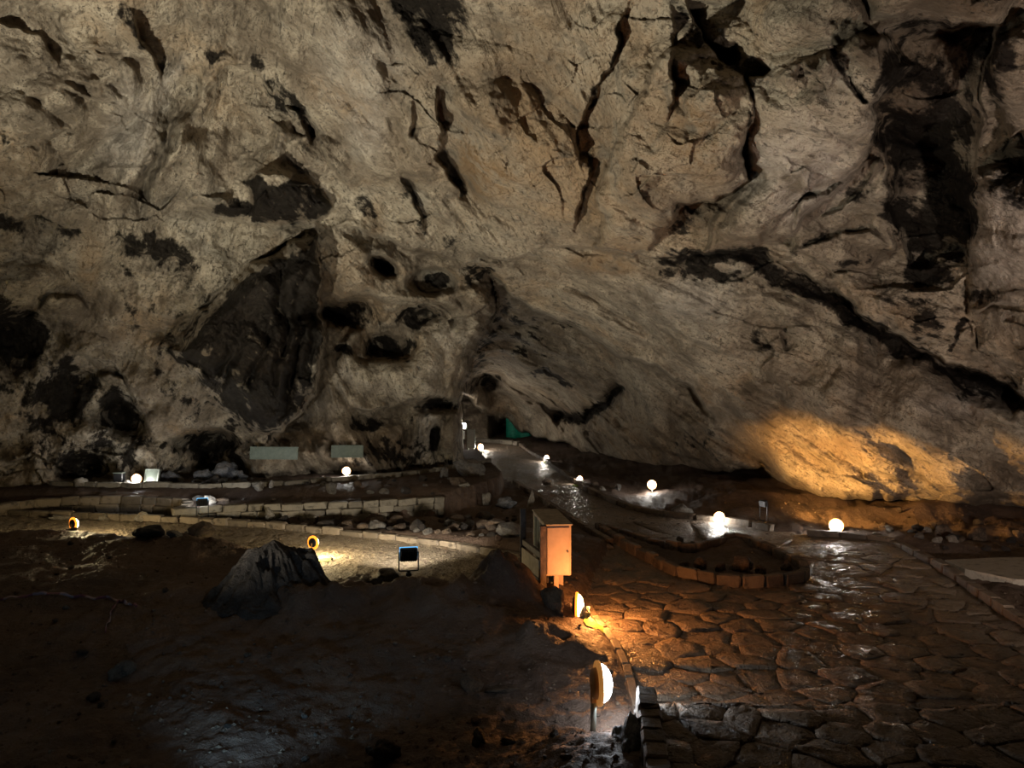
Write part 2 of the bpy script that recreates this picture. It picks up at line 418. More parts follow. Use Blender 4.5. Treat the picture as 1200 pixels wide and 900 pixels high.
# ---- left wall
bump(288,152,46,58,-1.1,10); edge([(232,92),(262,76),(300,84),(330,120),(348,170)], -1, .35, 26, .3, 22)
groove([(236,86),(214,120),(192,165),(170,215),(158,262)], .7, 13); bump(214,150,12,80,.6,28); bump(162,170,18,80,.6,22)
groove([(170,110),(150,160),(125,220),(112,262)], .25, 9)
edge([(0,20),(18,28),(45,40),(70,66),(72,85)], 1, .2, 24, .3, 12); edge([(68,98),(100,98),(128,92),(142,120)], -1,.2,20,.25,10)
mass([(134,80),(146,76),(164,98),(150,118),(140,108)], .22, 8)
edge([(72,5),(78,40),(95,60),(130,70)], -1, .25, 20, .3, 14); edge([(150,10),(168,40),(182,72),(190,100)], 1,.25,18,.35,14); edge([(55,105),(90,110),(140,122)], -1, .15, 15, .2, 10)
for k, (x, y) in enumerate([(8,62),(12,140),(20,175),(60,162),(30,205),(70,235),(110,60),(40,118),(5,240)]):
    edge([(x-10,y+3),(x+14,y-4),(x+34,y+1)], -1, .1, 12, .2, 7)
bump(322,200,30,20,.55); mass([(290,205),(310,198),(345,205),(368,222),(386,242),(365,262),(325,266),(298,252)], .5, 18); bump(300,226,10,12,.25); bump(268,238,34,9,.22,14)
edge([(310,85),(322,110),(346,142),(365,175)], 1, .2, 20, .4, 15); edge([(340,120),(360,150),(395,200),(410,230)], -1,.25,18,.25,14)
edge([(240,246),(290,262),(330,270),(385,262)], -1, .1, 16, .35, 16)
edge([(130,268),(160,290),(215,312),(235,330)], -1, .15, 25, .4, 22); edge([(0,262),(35,258),(90,270)], -1,.15,20,.25,16)
edge([(40,365),(60,348),(90,352),(110,375)], 1,.1,15,.2,14); edge([(0,330),(40,327),(60,335)], -1,.1,10,.2,8)
mass([(366,274),(373,338),(379,398),(370,438),(356,478),(332,508),(302,502),(262,478),(234,442),(206,405),(232,368),(282,326),(332,292)], 2.3, 70, 5)
edge([(205,400),(232,362),(282,322),(336,284),(386,262)], -1, .35, 30, .35, 30)
for x0, y0, x1, y1 in [(352,320,340,470),(365,330,362,440),(338,330,318,480),(316,350,292,470),(290,360,262,450),(270,390,250,440),(348,420,322,505),(330,300,322,390)]:
    groove([(x0,y0),((x0+x1)/2+4,(y0+y1)/2),(x1,y1)], .5, 6, .3)
bump(292,400,18,20,.4); bump(272,372,14,12,.25); bump(330,440,10,40,.3,12)
edge([(372,280),(376,340),(382,398),(372,442),(358,480),(334,510),(300,505)], 1, .15, 14, 1.4, 26)
bump(22,395,44,42,-1.3,0,1.5); bump(86,460,36,38,-.8,0,1.5); bump(140,488,27,27,-.9,0,1.6)
edge([(58,385),(90,420),(128,430),(165,470),(185,485)], -1, .3, 20, .2, 14)
edge([(105,440),(140,446),(168,470),(184,490)], 1,.12,10,.2,10)
bump(245,520,42,17,-1.6,-8,1.6); bump(95,546,34,16,-1.0,0,1.5); bump(190,535,26,14,.3); edge([(205,540),(225,512),(240,495)],1,.2,14,.3,12)
bump(258,548,34,16,-1.3,0,2); bump(30,560,60,30,.6)
edge([(0,548),(40,540),(75,548),(110,560)], -1, .2, 20,.5,12)
# ---- back wall between the dark hanging rock and the passage
edge([(386,264),(432,268),(480,284),(520,300),(548,300)], -1, .35, 30, 1.0, 30)
edge([(548,300),(600,302),(690,292),(742,298)], -1, .25, 40, .35, 50)
bump(405,370,48,17,-1.7,0,1.6); bump(454,402,34,19,-2.2,-6,1.8); bump(494,374,30,14,-1.7,0,1.6); bump(447,314,16,12,-1.2,0,1.6); bump(508,332,28,17,-1.3,0,1.5)
edge([(420,418),(450,426),(486,412),(515,384)], -1, .0, 5, .0, 5); bump(470,428,46,12,.45,-14); bump(450,346,60,10,.4,8)
edge([(438,392),(444,378),(470,362),(515,362)], -1,.15,14,.3,12); bump(405,325,36,36,.5); bump(400,420,40,34,.6); bump(470,440,46,26,.5,-10)
edge([(425,350),(440,368),(442,392),(420,400)], -1,.1,8,.2,10); edge([(370,412),(400,404),(415,410)], -1,.1,10,.25,8)
bump(420,490,40,11,-.5); bump(440,502,14,22,-.45); bump(505,478,30,9,-1.1,0,1.6); edge([(400,480),(450,476),(500,470),(536,470)], -1, .25, 18, .35, 10)
bump(495,515,20,36,.45); bump(532,515,9,40,.7); bump(512,516,6,17,-.9,-12,1.5); bump(478,520,6,34,.2); bump(380,540,60,14,.25)
for x in (470,477,486,494,502,520,528,537): groove([(x,482),(x+2,510),(x-1,548)], .13, 2.4, .1)
bump(315,545,30,20,.5); bump(360,520,26,16,.3); bump(300,510,30,10,.3)
for k in range(16):
    x = 300+k*14.7; y = 505+((k*37) % 40); bump(x, y, 9, 7, .22*(1 if k % 3 else -1), k*40)
bump(530,400,14,60,.5,35); bump(560,350,12,40,.5,12)
# the far passage roof, reached past the leg of rock that comes down to the passage
LEG = [(556,306),(576,332),(583,356),(573,384),(560,406),(550,436),(540,452),(533,472),(540,500),(546,530),(546,600)]
def leg_x(v): return np.interp(v, [p[1] for p in LEG], [p[0] for p in LEG])
wr = sstep(-2, 3, U-leg_x(V))*sstep(300, 345, V)
near_wall = tps([c for c in CTRL if not (c[0] > 535 and c[1] > 320 and c[0] < 900)] + [(590,350,17.6),(570,450,18.6),(560,550,19.2),(660,400,20),(700,520,22)], U0, V0)
inner = sstep(560, 520, U)*sstep(300, 340, V)
lw = 1-wr
back = (V > 300) & (U < 640)
D = np.where(back, D + (near_wall - tps(CTRL, U0, V0))*lw*sstep(300, 345, V), D)
e_ = leg_x(V)-U; D += sstep(300,340,V)*sstep(560,540,V)*np.where(e_ > 0, 1.1*np.exp(-(np.maximum(e_,0)/9.0)**1.2), 0)
# rib of the roof slab over the passage
edge([(556,306),(600,345),(640,368),(690,392),(720,410),(770,432),(810,458),(850,500)], -1, .35, 40, 1.5, 70, taper=.12)
bump(575,444,18,11,-1.6,0,1.5); bump(560,330,16,14,-.8); bump(565,470,30,7,.5,25)
bump(622,445,30,30,.9,20); bump(660,430,40,30,.7); groove([(644,496),(668,490),(690,490),(706,478),(718,462),(726,450)], 1.4, 6, .08); bump(655,492,14,7,-1.0); bump(715,462,10,16,-.9)
edge([(612,440),(640,432),(660,446),(676,456)], -1,.3,20,.6,10); edge([(600,470),(630,480),(660,512)], 1, .3,20,.4,12); bump(760,510,50,20,.6,15); bump(690,510,40,14,.5)
groove([(720,495),(736,505)], .4, 4); bump(800,525,40,18,-.5,20); edge([(700,505),(740,520),(800,535),(850,548)], -1,.2,20,.3,10)
# ---- the right slab and its low lip
bump(960,470,120,34,.5,14); bump(1080,520,110,36,.45,15); edge([(740,330),(770,350),(790,360)], -1, .1,12,.3,10)
bump(700,350,50,40,.35,30); bump(790,400,70,30,.35,25); groove([(850,460),(930,480),(1010,500),(1100,528)], .18, 10); groove([(900,520),(960,545),(1040,565)], .1, 5)
LIP = [(537,462),(560,474),(598,499),(625,516),(652,521),(690,531),(740,544),(800,551),(850,549),(888,550),(922,574),(962,585),(1010,592),(1100,599),(1200,607),(1320,620),(1700,640),(2200,650)]
lip_v = np.interp(U, [p[0] for p in LIP], [p[1] for p in LIP]) + 0.0*U
far_d = np.interp(U0, [530,572,588,650,700,800,900,1000,1200,1400,2100], [31.5,32.5,37,36,31,27,24,21,18.5,14,8])
under = sstep(-1.5, 2.5, V-lip_v)*sstep(-1.5, 2.5, U-leg_x(V))
lipcurl = np.where(V < lip_v, 1.0*np.exp(-(np.maximum(lip_v-V, 0)/11.0)**1.2), 0)*sstep(0, 14, U-leg_x(V))*sstep(455, 470, V)
D = D + lipcurl

LEG_ = LEG[1:8]
# ---- rock colours (manganese black, rust, pale flowstone), and shade painted dark in hollows and creases
mark(STAIN_SHADE, [(440,-20),(520,-30),(540,40),(528,74),(505,84),(478,55),(452,20)], .85, 16)
mark(STAIN_SHADE, [(518,165),(532,195),(556,232),(540,230),(516,190)], .6, 8)  # shadow beside the ridge, painted into the colour
mark(STAIN_SHADE, [(286,208),(305,206),(322,222),(350,203),(372,222),(388,244),(360,262),(318,264),(280,254),(240,242),(246,232),(275,232),(296,238)], 1.0, 5)
spot(STAIN_SHADE, 40,268,60,14,.62,6); spot(STAIN_SHADE, 185,292,55,20,.68,14); spot(STAIN_SHADE, 150,318,30,12,.55); spot(STAIN_SHADE, 205,312,34,16,.6,20)
line(STAIN_SHADE, [(235,66),(262,62),(290,66),(312,80)], 12, .62); line(STAIN_SHADE, [(308,85),(326,112),(350,148),(372,182)], 13, .62); line(STAIN_SHADE, [(140,0),(165,40),(185,75)], 8, .5)
line(STAIN_SHADE, [(40,60),(70,90),(110,96)], 8,.5); line(STAIN_SHADE, [(10,170),(50,165)], 6,.5); line(STAIN_SHADE, [(0,110),(10,180),(20,200)], 5,.45)
line(STAIN_SHADE, [(420,30),(450,80),(500,120)], 9,.35); line(STAIN_SHADE, [(380,180),(420,215),(445,270)], 8,.5); line(STAIN_SHADE, [(470,200),(490,240),(504,280)], 8,.6); spot(STAIN_SHADE,530,283,24,12,.55)
mark(STAIN_SHADE, [(366,276),(374,338),(380,398),(370,438),(356,478),(332,508),(302,502),(262,478),(234,442),(212,410),(240,372),(290,330),(336,300)], .97, 9)
spot(STAIN_SHADE, 300,470,60,40,.6); spot(STAIN_SHADE, 240,470,40,30,.55); spot(STAIN_SHADE,230,430,30,30,.5)
mark(STAIN_SHADE, [(-60,345),(10,352),(45,370),(62,398),(50,428),(10,436),(-60,440)], .85, 10)  # shade inside the round hole, painted dark
mark(STAIN_SHADE, [(52,425),(80,415),(112,432),(120,465),(100,495),(70,500),(48,470)], .8, 10); mark(STAIN_SHADE, [(115,468),(135,458),(162,470),(166,500),(145,515),(120,508)], .78, 8)  # two more round holes with their shade painted in
mark(STAIN_SHADE, [(205,505),(245,498),(285,510),(288,540),(270,560),(220,545)], .72, 8); mark(STAIN_SHADE, [(60,558),(90,522),(110,530),(140,556)], .7, 8); spot(STAIN_SHADE, 190,522,7,6,.9)  # shade of the low cave and recess at the wall foot, painted dark
spot(STAIN_SHADE,20,480,60,40,.45)
spot(STAIN_SHADE, 255,430,105,100,.50); spot(STAIN_SHADE, 120,525,130,40,.52); spot(STAIN_SHADE, 25,470,80,100,.50); spot(STAIN_SHADE, 460,530,90,26,.50); spot(STAIN_SHADE, 300,520,60,18,.5); spot(STAIN_SHADE, 190,370,60,30,.42)
line(STAIN_SHADE, [(x+9, y) for x, y in LEG_], 8, .66); spot(STAIN_SHADE, 610,400,50,30,.42); spot(STAIN_SHADE, 560,318,22,12,.6); spot(STAIN_SHADE, 830,520,70,18,.40)  # first line paints the shaded right side of the leg into the colour
spot(OCH, 690,150,190,150,.50); spot(OCH, 330,420,30,30,.5); spot(OCH, 60,560,60,20,.5); spot(OCH, 410,330,50,50,.5)
for cx, cy, rx, ry in ((405,372,44,15),(454,404,34,17),(494,374,30,13),(447,314,15,11),(510,332,22,12),(575,443,17,10),(505,476,28,8),(512,516,7,18),(430,495,24,10),(404,412,20,8)):  # hollows coloured dark to stand for the shade in them
    spot(STAIN_SHADE, cx, cy, rx, ry, .86)
for x, w in ((476,4),(488,3),(497,5),(522,3)): line(STAIN_SHADE, [(x,482),(x+1,515),(x,545)], w, .58)
spot(STAIN_SHADE, 445,530,40,16,.6); spot(STAIN_SHADE,545,325,14,20,.62); spot(STAIN_SHADE,575,350,10,12,.6)
line(STAIN_SHADE, [(642,496),(668,491),(690,490),(706,479),(718,462),(728,448)], 8, .95); line(STAIN_SHADE, [(620,446),(640,434),(662,448),(678,457)], 5, .75); line(STAIN_SHADE,[(600,360),(640,378),(700,395)],10,.4)
mark(STAIN_SHADE, [(1036,40),(1078,18),(1166,26),(1152,100),(1142,200),(1130,310),(1066,306),(1040,205),(1028,122)], .72, 10)
spot(STAIN_SHADE, 1056,165,34,30,.95); spot(STAIN_SHADE,1085,150,50,14,.9); spot(STAIN_SHADE,1060,230,30,50,.8); spot(STAIN_SHADE,1120,60,40,30,.8); spot(STAIN_SHADE,1085,315,30,22,.95); spot(STAIN_SHADE,1130,240,16,60,.85); spot(STAIN_SHADE,1170,80,20,60,.75); spot(STAIN_SHADE,1185,215,30,30,.6)
line(STAIN_SHADE, [(744,306),(800,306),(866,296),(930,326),(985,362),(1040,394),(1098,430),(1150,450),(1212,474)], 13, .95); line(STAIN_SHADE, [(760,320),(830,322),(880,326)], 10, .75)  # shade in the crevice under the overhang, painted black
line(STAIN_SHADE, [(1110,432),(1160,452),(1212,480)], 16, .9); mark(STAIN_SHADE, [(1040,345),(1090,345),(1118,375),(1104,408),(1070,396)], .62, 8); spot(STAIN_SHADE,1125,450,24,18,.6)  # first line paints the shade of the lower crevice; the dark rock is stained
mark(STAIN_SHADE, [(790,240),(832,232),(850,236),(826,270),(795,278),(780,270)], .72, 8); mark(STAIN_SHADE, [(826,54),(866,62),(868,88),(840,78)], .8, 6); line(STAIN_SHADE,[(785,0),(810,45),(825,62)],9,.6)  # shadows cast beside and above the bulb, painted into the colour
spot(STAIN_SHADE,1020,300,40,12,.7,-10); spot(STAIN_SHADE,950,285,36,9,.6,-30); spot(STAIN_SHADE,1010,225,20,24,.6,40); line(STAIN_SHADE,[(975,62),(985,90),(1015,115)],6,.7); line(STAIN_SHADE,[(930,76),(955,100),(963,120)],7,.55); spot(STAIN_SHADE,1025,60,14,12,.7); line(STAIN_SHADE,[(875,120),(874,200)],5,.5)
spot(STAIN_SHADE,893,402,36,20,.5); line(STAIN_SHADE,[(912,382),(926,424)],6,.7); spot(STAIN_SHADE,1150,345,28,14,.6); line(STAIN_SHADE,[(1130,372),(1112,416)],5,.8)  # shade of the small hole at the left painted in
line(STAIN_SHADE, [(748,-12),(714,72),(676,158),(686,205)], 4, .55); line(STAIN_SHADE, [(700,172),(688,222),(675,275)], 5, .6); line(STAIN_SHADE,[(650,60),(668,90),(672,110)],7,.4)  # shadow lines beside the hanging ridges, painted into the colour
mark(OCH, [(540,140),(575,170),(610,210),(600,235),(560,232),(530,190)], .95, 16); spot(OCH,745,60,30,70,.6); spot(OCH,820,150,45,70,.8); spot(OCH,720,230,30,50,.6); spot(OCH,105,310,16,40,.6); spot(OCH,710,310,50,14,.7); spot(OCH,610,120,60,60,.35); spot(OCH,440,255,14,20,.6); spot(OCH,400,330,40,50,.5); spot(OCH,960,530,70,20,.5); spot(OCH,985,362,30,10,.6,30); spot(OCH,160,25,20,30,.5); spot(OCH,60,520,60,40,.35); spot(OCH,420,520,100,20,.4)
spot(PALE,930,200,70,60,.7); spot(PALE,1170,280,40,80,.7); spot(PALE,420,80,60,60,.4); spot(PALE,150,150,30,60,.5); spot(PALE,500,515,16,36,.8); spot(PALE,1130,470,60,20,.5); spot(PALE,800,350,60,20,.4); spot(PALE,430,130,30,50,.5); spot(PALE,520,420,24,50,.45,35); spot(PALE,190,110,14,50,.6,25)

# ---- natural relief, evaluated in metres where the rock stands
def place(Dm):
    return (U0-600)/F*Dm, Dm, EYE-(V0-450)/F*Dm
# which way the beds dip: 0 = rising to the right (left wall), 0.5 = falling to the right (middle), 1 = nearly level (right)
dip = np.clip(.02+.5*sstep(330, 430, U0+.25*V0)+.5*sstep(640, 840, U0+.35*(V0-100)), 0, 1)
dip = np.clip(dip + .22*perlin(X0*.5, LAY[..., 1]*.5, 0*D, 35), 0, 1); LAY[..., 2] = dip
def lay_noise(ang, sx, sy, seed, fn=fbm, octv=3):
    a = R(ang); s0, t0 = LAY[..., 0], LAY[..., 1]
    return fn((s0*math.cos(a)-t0*math.sin(a))*sx, (s0*math.sin(a)+t0*math.cos(a))*sy, 0*D+.37, octv, seed)
m1 = sstep(.20, .34, dip); m2 = sstep(.62, .78, dip)
def beds(sx, sy, seed, fn=fbm, octv=3):
    return (lay_noise(-62, sx, sy, seed, fn, octv)*(1-m1)+lay_noise(64, sx, sy, seed, fn, octv)*m1)*(1-m2)+lay_noise(24, sx, sy, seed, fn, octv)*m2
def facets(cell, ang, stretch, seed, amp):
    """broken faces: every cell of the rock is a tilted plane of its own"""
    a = R(ang); s0, t0 = LAY[..., 0]/cell, LAY[..., 1]/cell
    s0 = s0 + .35*perlin(s0*1.2, t0*1.2, 0*D+.2, seed+1); t0 = t0 + .35*perlin(s0*1.2, t0*1.2, 0*D+4.2, seed+2)
    x = (s0*math.cos(a)-t0*math.sin(a))/stretch; y = s0*math.sin(a)+t0*math.cos(a)
    xi, yi = np.floor(x), np.floor(y); rs = np.random.RandomState(seed); T = rs.rand(5, 4096)
    best = np.full(D.shape, 9.0); out = np.zeros_like(D)
    for i in (-1, 0, 1):
        for j in (-1, 0, 1):
            cx, cy = xi+i, yi+j; h = (np.mod(cx*73+cy*157+cx*cy*3, 4096)).astype(int)
            dx = x-cx-T[0][h]; dy = y-cy-T[1][h]; d = dx*dx+dy*dy; m = d < best
            best = np.where(m, d, best)
            out = np.where(m, (T[2][h]-.5)*dx*2+(T[3][h]-.5)*dy*2+(T[4][h]-.5)*.5, out)
    return out*amp
X, Y_, Z = place(D)
w1 = perlin(X*.35, Y_*.35, Z*.35, 31); w2 = perlin(X*.35+9, Y_*.35, Z*.35, 33)
big = billow(X*.34+3+.5*w1, Y_*.34, Z*.34+.16*X+.5*w2, 2, 21, .5)
D = D - 1.3*(big-.32)
D = D - .34*(beds(.42, 1.25, 41, billow, 2)-.35)
X, Y_, Z = place(D)
brk = sstep(-.12, .28, perlin(X*.45+7, Y_*.45, Z*.45, 51))
D = D - brk*(.5+.5*sstep(20, 170, V0))*(facets(1.15, 30, 1.7, 5, .30)+facets(.42, -20, 1.5, 6, .13))
D = D - .11*beds(.9, 3.4, 61) - .055*fbm(X*3.3, Y_*3.3, Z*3.3, 3, 71, .6) - .018*perlin(X*15, Y_*15, Z*15, 81)
D = D*(1-under) + under*(far_d + .9*fbm(X*.25, Y_*.1, Z*.5, 3, 91) + .8*perlin(U0*.012, V0*.11, 0*D+.5, 93))
X, Y_, Z = place(D)
P = np.stack([X, Y_, Z], -1)

# vertex normals of the whole shell, so that the pieces it is parted into shade as one
gu = np.empty_like(P); gv = np.empty_like(P)
gu[:, 1:-1] = P[:, 2:]-P[:, :-2]; gu[:, 0] = P[:, 1]-P[:, 0]; gu[:, -1] = P[:, -1]-P[:, -2]
gv[1:-1] = P[2:]-P[:-2]; gv[0] = P[1]-P[0]; gv[-1] = P[-1]-P[-2]
N = np.cross(gv, gu); N /= np.linalg.norm(N, axis=-1, keepdims=True)+1e-12
ROCK = rock_material('cave_rock')
nr, nc = D.shape
idx = np.arange(nr*nc).reshape(nr, nc)
quads = np.stack([idx[:-1, :-1], idx[1:, :-1], idx[1:, 1:], idx[:-1, 1:]], -1).reshape(-1, 4)
qu = .25*(U[:-1, :-1]+U[1:, :-1]+U[1:, 1:]+U[:-1, 1:]).ravel(); qv = .25*(V[:-1, :-1]+V[1:, :-1]+V[1:, 1:]+V[:-1, 1:]).ravel()
zmax = np.max(P.reshape(-1, 3)[quads][:, :, 2], 1)
ROOF = [(-2000,-200),(-300,120),(0,200),(210,395),(336,284),(386,263),(432,268),(480,284),(548,300),(690,292),(742,297),(815,297),(866,288),(900,300),(940,318),(990,352),(1040,386),(1098,420),(1150,440),(1212,464),(1500,520),(3000,560)]
roof = qv < np.interp(qu, [p[0] for p in ROOF], [p[1] for p in ROOF])
lab = np.where(roof, 0, np.where(qu < 378, 1, np.where(qu < leg_x(qv), 2, 3)))
keep = zmax > -0.6
for k, nm, lb in ((0, 'ceiling', 'high ceiling of pale folded limestone over the whole chamber'), (1, 'wall_left', 'left rock wall with black hollows and a dark hanging mass'),
              (2, 'wall_back', 'tan back wall with smooth hollows left of the passage'), (3, 'wall_right', 'low sloping rock slab right of the passage with amber light')):
    q = quads[keep & (lab == k)]
    used, inv = np.unique(q.ravel(), return_inverse=True)
    me = mesh_np(nm, P.reshape(-1, 3)[used], quads=inv.reshape(-1, 4))
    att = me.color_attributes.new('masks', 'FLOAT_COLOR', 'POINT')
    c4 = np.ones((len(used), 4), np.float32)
    c4[:, 0] = STAIN_SHADE.ravel()[used]; c4[:, 1] = OCH.ravel()[used]; c4[:, 2] = PALE.ravel()[used]
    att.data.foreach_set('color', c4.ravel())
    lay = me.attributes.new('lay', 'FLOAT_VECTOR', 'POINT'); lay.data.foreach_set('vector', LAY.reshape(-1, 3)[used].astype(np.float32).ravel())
    me.normals_split_custom_set_from_vertices(N.reshape(-1, 3)[used].astype(np.float32))
    tag(link(nm, me, ROCK), lb, None, None, 'structure')

# the rest of the chamber behind the eye point: a rough vault
ta = np.linspace(0, math.pi, 60); tb = np.linspace(-.12, math.pi/2, 30)
A, B = np.meshgrid(ta, tb)
rr = 1+.1*fbm(np.cos(A)*2, np.sin(A)*2, B*2, 3, 5)
vx = 11.8*rr*np.cos(A)*np.cos(B); vy = 6.0-15.5*rr*np.sin(A)*np.cos(B); vz = -.4+10.4*rr*np.sin(B)
iv = np.arange(A.size).reshape(A.shape)
qv_ = np.stack([iv[:-1, :-1], iv[:-1, 1:], iv[1:, 1:], iv[1:, :-1]], -1).reshape(-1, 4)
tag(link('wall_rear', mesh_np('wall_rear', np.stack([vx, vy, vz], -1).reshape(-1, 3), quads=qv_), rock_material('rear_rock', masks=False)), 'rock vault behind the viewpoint', None, None, 'structure')
# ------------------------------------------------------------------ the ground
def at(u, v, z=0.0):
    """where the line of sight at bearing (u, v) meets the level z"""
    y = F*(EYE-z)/(v-450.0); return ((u-600)/F*y, y)
def along(u, y): return ((u-600)/F*y, y)
# right path: paved, wet, runs from the landing to the far passage round a triangular bed
PATH = [at(u, v) for u, v in [(757,842),(738,790),(722,757),(700,730),(686,705),(700,672),(716,640),(672,613),(629,583),(600,566)]] + \
       [(-.55,21.5),(-.9,24.5),(-1.4,29),(-1.6,36),(-2.0,44),(-.2,44),(-.3,36),(.3,29)] + \
       [at(u, v) for u, v in [(640,541),(690,577),(740,598),(790,607),(850,612),(905,622),(960,628),(1000,631),(1050,642),(1100,665),(1150,700),(1200,735),(1310,812)]] + [(5.15,5.4),(4.9,2.0),(1.0,2.0)]
BED = [at(u, v) for u, v in [(700,622),(740,648),(790,674),(850,689),(905,688),(940,682),(947,673),(925,660),(890,645),(862,633),(842,640),(810,650),(760,640)]]
MID_FAR = [(-9.6,13.7),(-7.3,13.2),(-5.7,12.85),(-4.13,12.4),(-2.33,11.6),(-.97,10.9),(0.0,10.1),(.55,9.45)]
MID = MID_FAR + [(.3,8.9),(-.05,8.75),(-.5,8.35),(-1.2,8.2),(-1.9,8.3),(-2.3,9.3),(-3.0,9.9),(-4.2,10.7),(-6.0,11.3),(-7.7,11.3),(-10,11.3)]
WALL = [(-5.75,13.0),(-5.17,13.3),(-4.05,13.5),(-3.04,13.7),(-2.1,14.05),(-1.28,14.4)]
TERR = [(-16,13.9),(-8.9,14.35),(-8.0,14.55),(-6.6,14.3),(-5.9,13.3)] + WALL[1:] + [(-.7,15.5),(-.25,16.5),(-.2,18.0),(-.6,20.5),(-1.0,24),(-16,24)]
PIT_C, PIT_R = (-7.35, 13.35), (1.62, 1.12)
LAND_Z, LAND_Y = 0.30, 5.19          # raised landing in front, and its far edge
LANDING = [(.87,LAND_Y),(.78,4.05),(.70,2.0),(.6,-1.0),(6.5,-1.0),(6.5,LAND_Y+.02)]
SLAB = [(5.75,10.2),(6.6,10.35),(9.5,10.4),(9.5,9.1),(6.9,8.95),(6.0,9.2),(5.72,9.7)]
def sdw(x, y, poly): return sdist(np.asarray(x, float), -np.asarray(y, float), [(a, -b) for a, b in poly])
def zf(x, y, detail=True):
    x = np.atleast_1d(np.asarray(x, np.float64)); y = np.atleast_1d(np.asarray(y, np.float64))
    sp = sdw(x, y, PATH); sm = sdw(x, y, MID); st = sdw(x, y, TERR); sb = sdw(x, y, BED)
    on_path = sstep(-.12, .02, sp)*(1-sstep(-.02, .10, sb))
    z = np.zeros_like(x)
    crest = .30*sstep(5.6, 8.2, y)*sstep(1.5, -.6, x-.12*(y-6))
    left = sstep(0.9, -.6, x)
    z += crest*np.where(y > 11, sstep(13, 11, y), 1)*1.0
    z = np.where(x > 3, z+.05*sstep(-.1, -.5, sp), z)
    rough = .10*fbm(x*.8, y*.8, 0*x+.5, 3, 101)+.045*fbm(x*2.6, y*2.6, 0*x+3.5, 3, 103)
    k_rough = 1-np.maximum(on_path, np.maximum(.75*sstep(-.3, .1, sm), sstep(-.05, .1, sdw(x, y, SLAB))))
    z += rough*k_rough*(.55+.6*sstep(10.5, 12.5, y))
    # the dark mounds along the edge of the gravel
    for mx, my, rx, ry, h in ((-2.0,7.75,.55,.5,.16),(-1.0,7.75,.5,.35,.12),(-.1,8.15,.38,.32,.30),(-.55,7.6,.5,.4,.1),(-4.3,10.3,1.2,.4,.1),(.35,7.0,.3,.25,.12)):
        z += h*np.exp(-(((x-mx)/rx)**2+((y-my)/ry)**2)**1.4)*(1+.9*fbm(x*3.1, y*3.1, 0*x+9, 3, 113))
    z = z + (.15-z)*sstep(-.25, .1, sm)
    # rubble bank between the gravel and the low wall
    # terrace behind the low wall and the pit at its left end
    zt = .31+.10*sstep(14.2, 15.2, y)+.05*rough/.1*.5
    z = z + (zt-z)*sstep(-.03, .03, st)
    q = np.sqrt(((x-PIT_C[0])/PIT_R[0])**2+((y-PIT_C[1])/PIT_R[1])**2)
    z = z + (-.35-z)*(sstep(1.03, .98, q)*sstep(-.02, -.16, sm))
    z += on_path*(-z)
    # slopes of the far passage, the banks under the right slab
    z += .020*np.maximum(y-26, 0)
    z += .22*np.exp(-((x-7.9)/1.1)**2-((y-14.2)/.55)**2) + .10*np.exp(-((x-6.1)/.8)**2-((y-11.6)/.6)**2) + .12*sstep(13.2, 16, y)*sstep(3.2, 5.0, x)
    z += .35*np.exp(-((x-1.25)/.9)**2-((y-19.6)/2.2)**2)*sstep(.1,-.5,sp)
    z += .16*np.exp(-((x-3.3)/1.0)**2-((y-12.35)/.35)**2)*0
    # the bank that carries the near lamp and falls away left of the landing
    near = sstep(-.9, -.05, sdw(x, y, [(.62,5.25),(.86,5.2),(.84,2),(.3,2)]))
    z += .22*near*(1-on_path)*sstep(5.6, 4.7, y)
    sl = sdw(x, y, LANDING)
    z = np.where(sl > 0.0, LAND_Z-.06, z)
    z += .03*sstep(-.05,.1,sb)
    if detail: z += (.022*fbm(x*7, y*7, 0*x+7, 3, 107)+.010*perlin(x*21, y*21, 0*x+2, 109))*(1-.35*on_path)*np.where(sl > 0, .3, 1)
    return z
def zg(x, y): return float(zf([x], [y], False)[0])

v_rows = np.arange(1420, 481.5, -2.2)
ys = np.concatenate([np.linspace(-9.5, 2.2, 40), F*EYE/(v_rows-450)])
ss = np.linspace(-1, 1, 880)
GX = ss[None, :]*(np.maximum(ys, 0)*.82+5.2)[:, None]; GY = np.repeat(ys[:, None], len(ss), 1)
GZ = zf(GX.ravel(), GY.ravel()).reshape(GX.shape)
TP = np.stack([GX, GY, GZ], -1).reshape(-1, 3)
tr, tc = GX.shape; ti = np.arange(tr*tc).reshape(tr, tc)
tq = np.stack([ti[:-1, :-1], ti[:-1, 1:], ti[1:, 1:], ti[1:, :-1]], -1).reshape(-1, 4)
cx_ = TP[tq].mean(1)
spc = sdw(cx_[:, 0], cx_[:, 1], PATH); smc = sdw(cx_[:, 0], cx_[:, 1], MID); sbc = sdw(cx_[:, 0], cx_[:, 1], BED); slc = sdw(cx_[:, 0], cx_[:, 1], LANDING)
glab = np.where((spc > -.02) & (sbc < .03) & (slc < 0), 1, np.where((smc > 0), 2, 0))

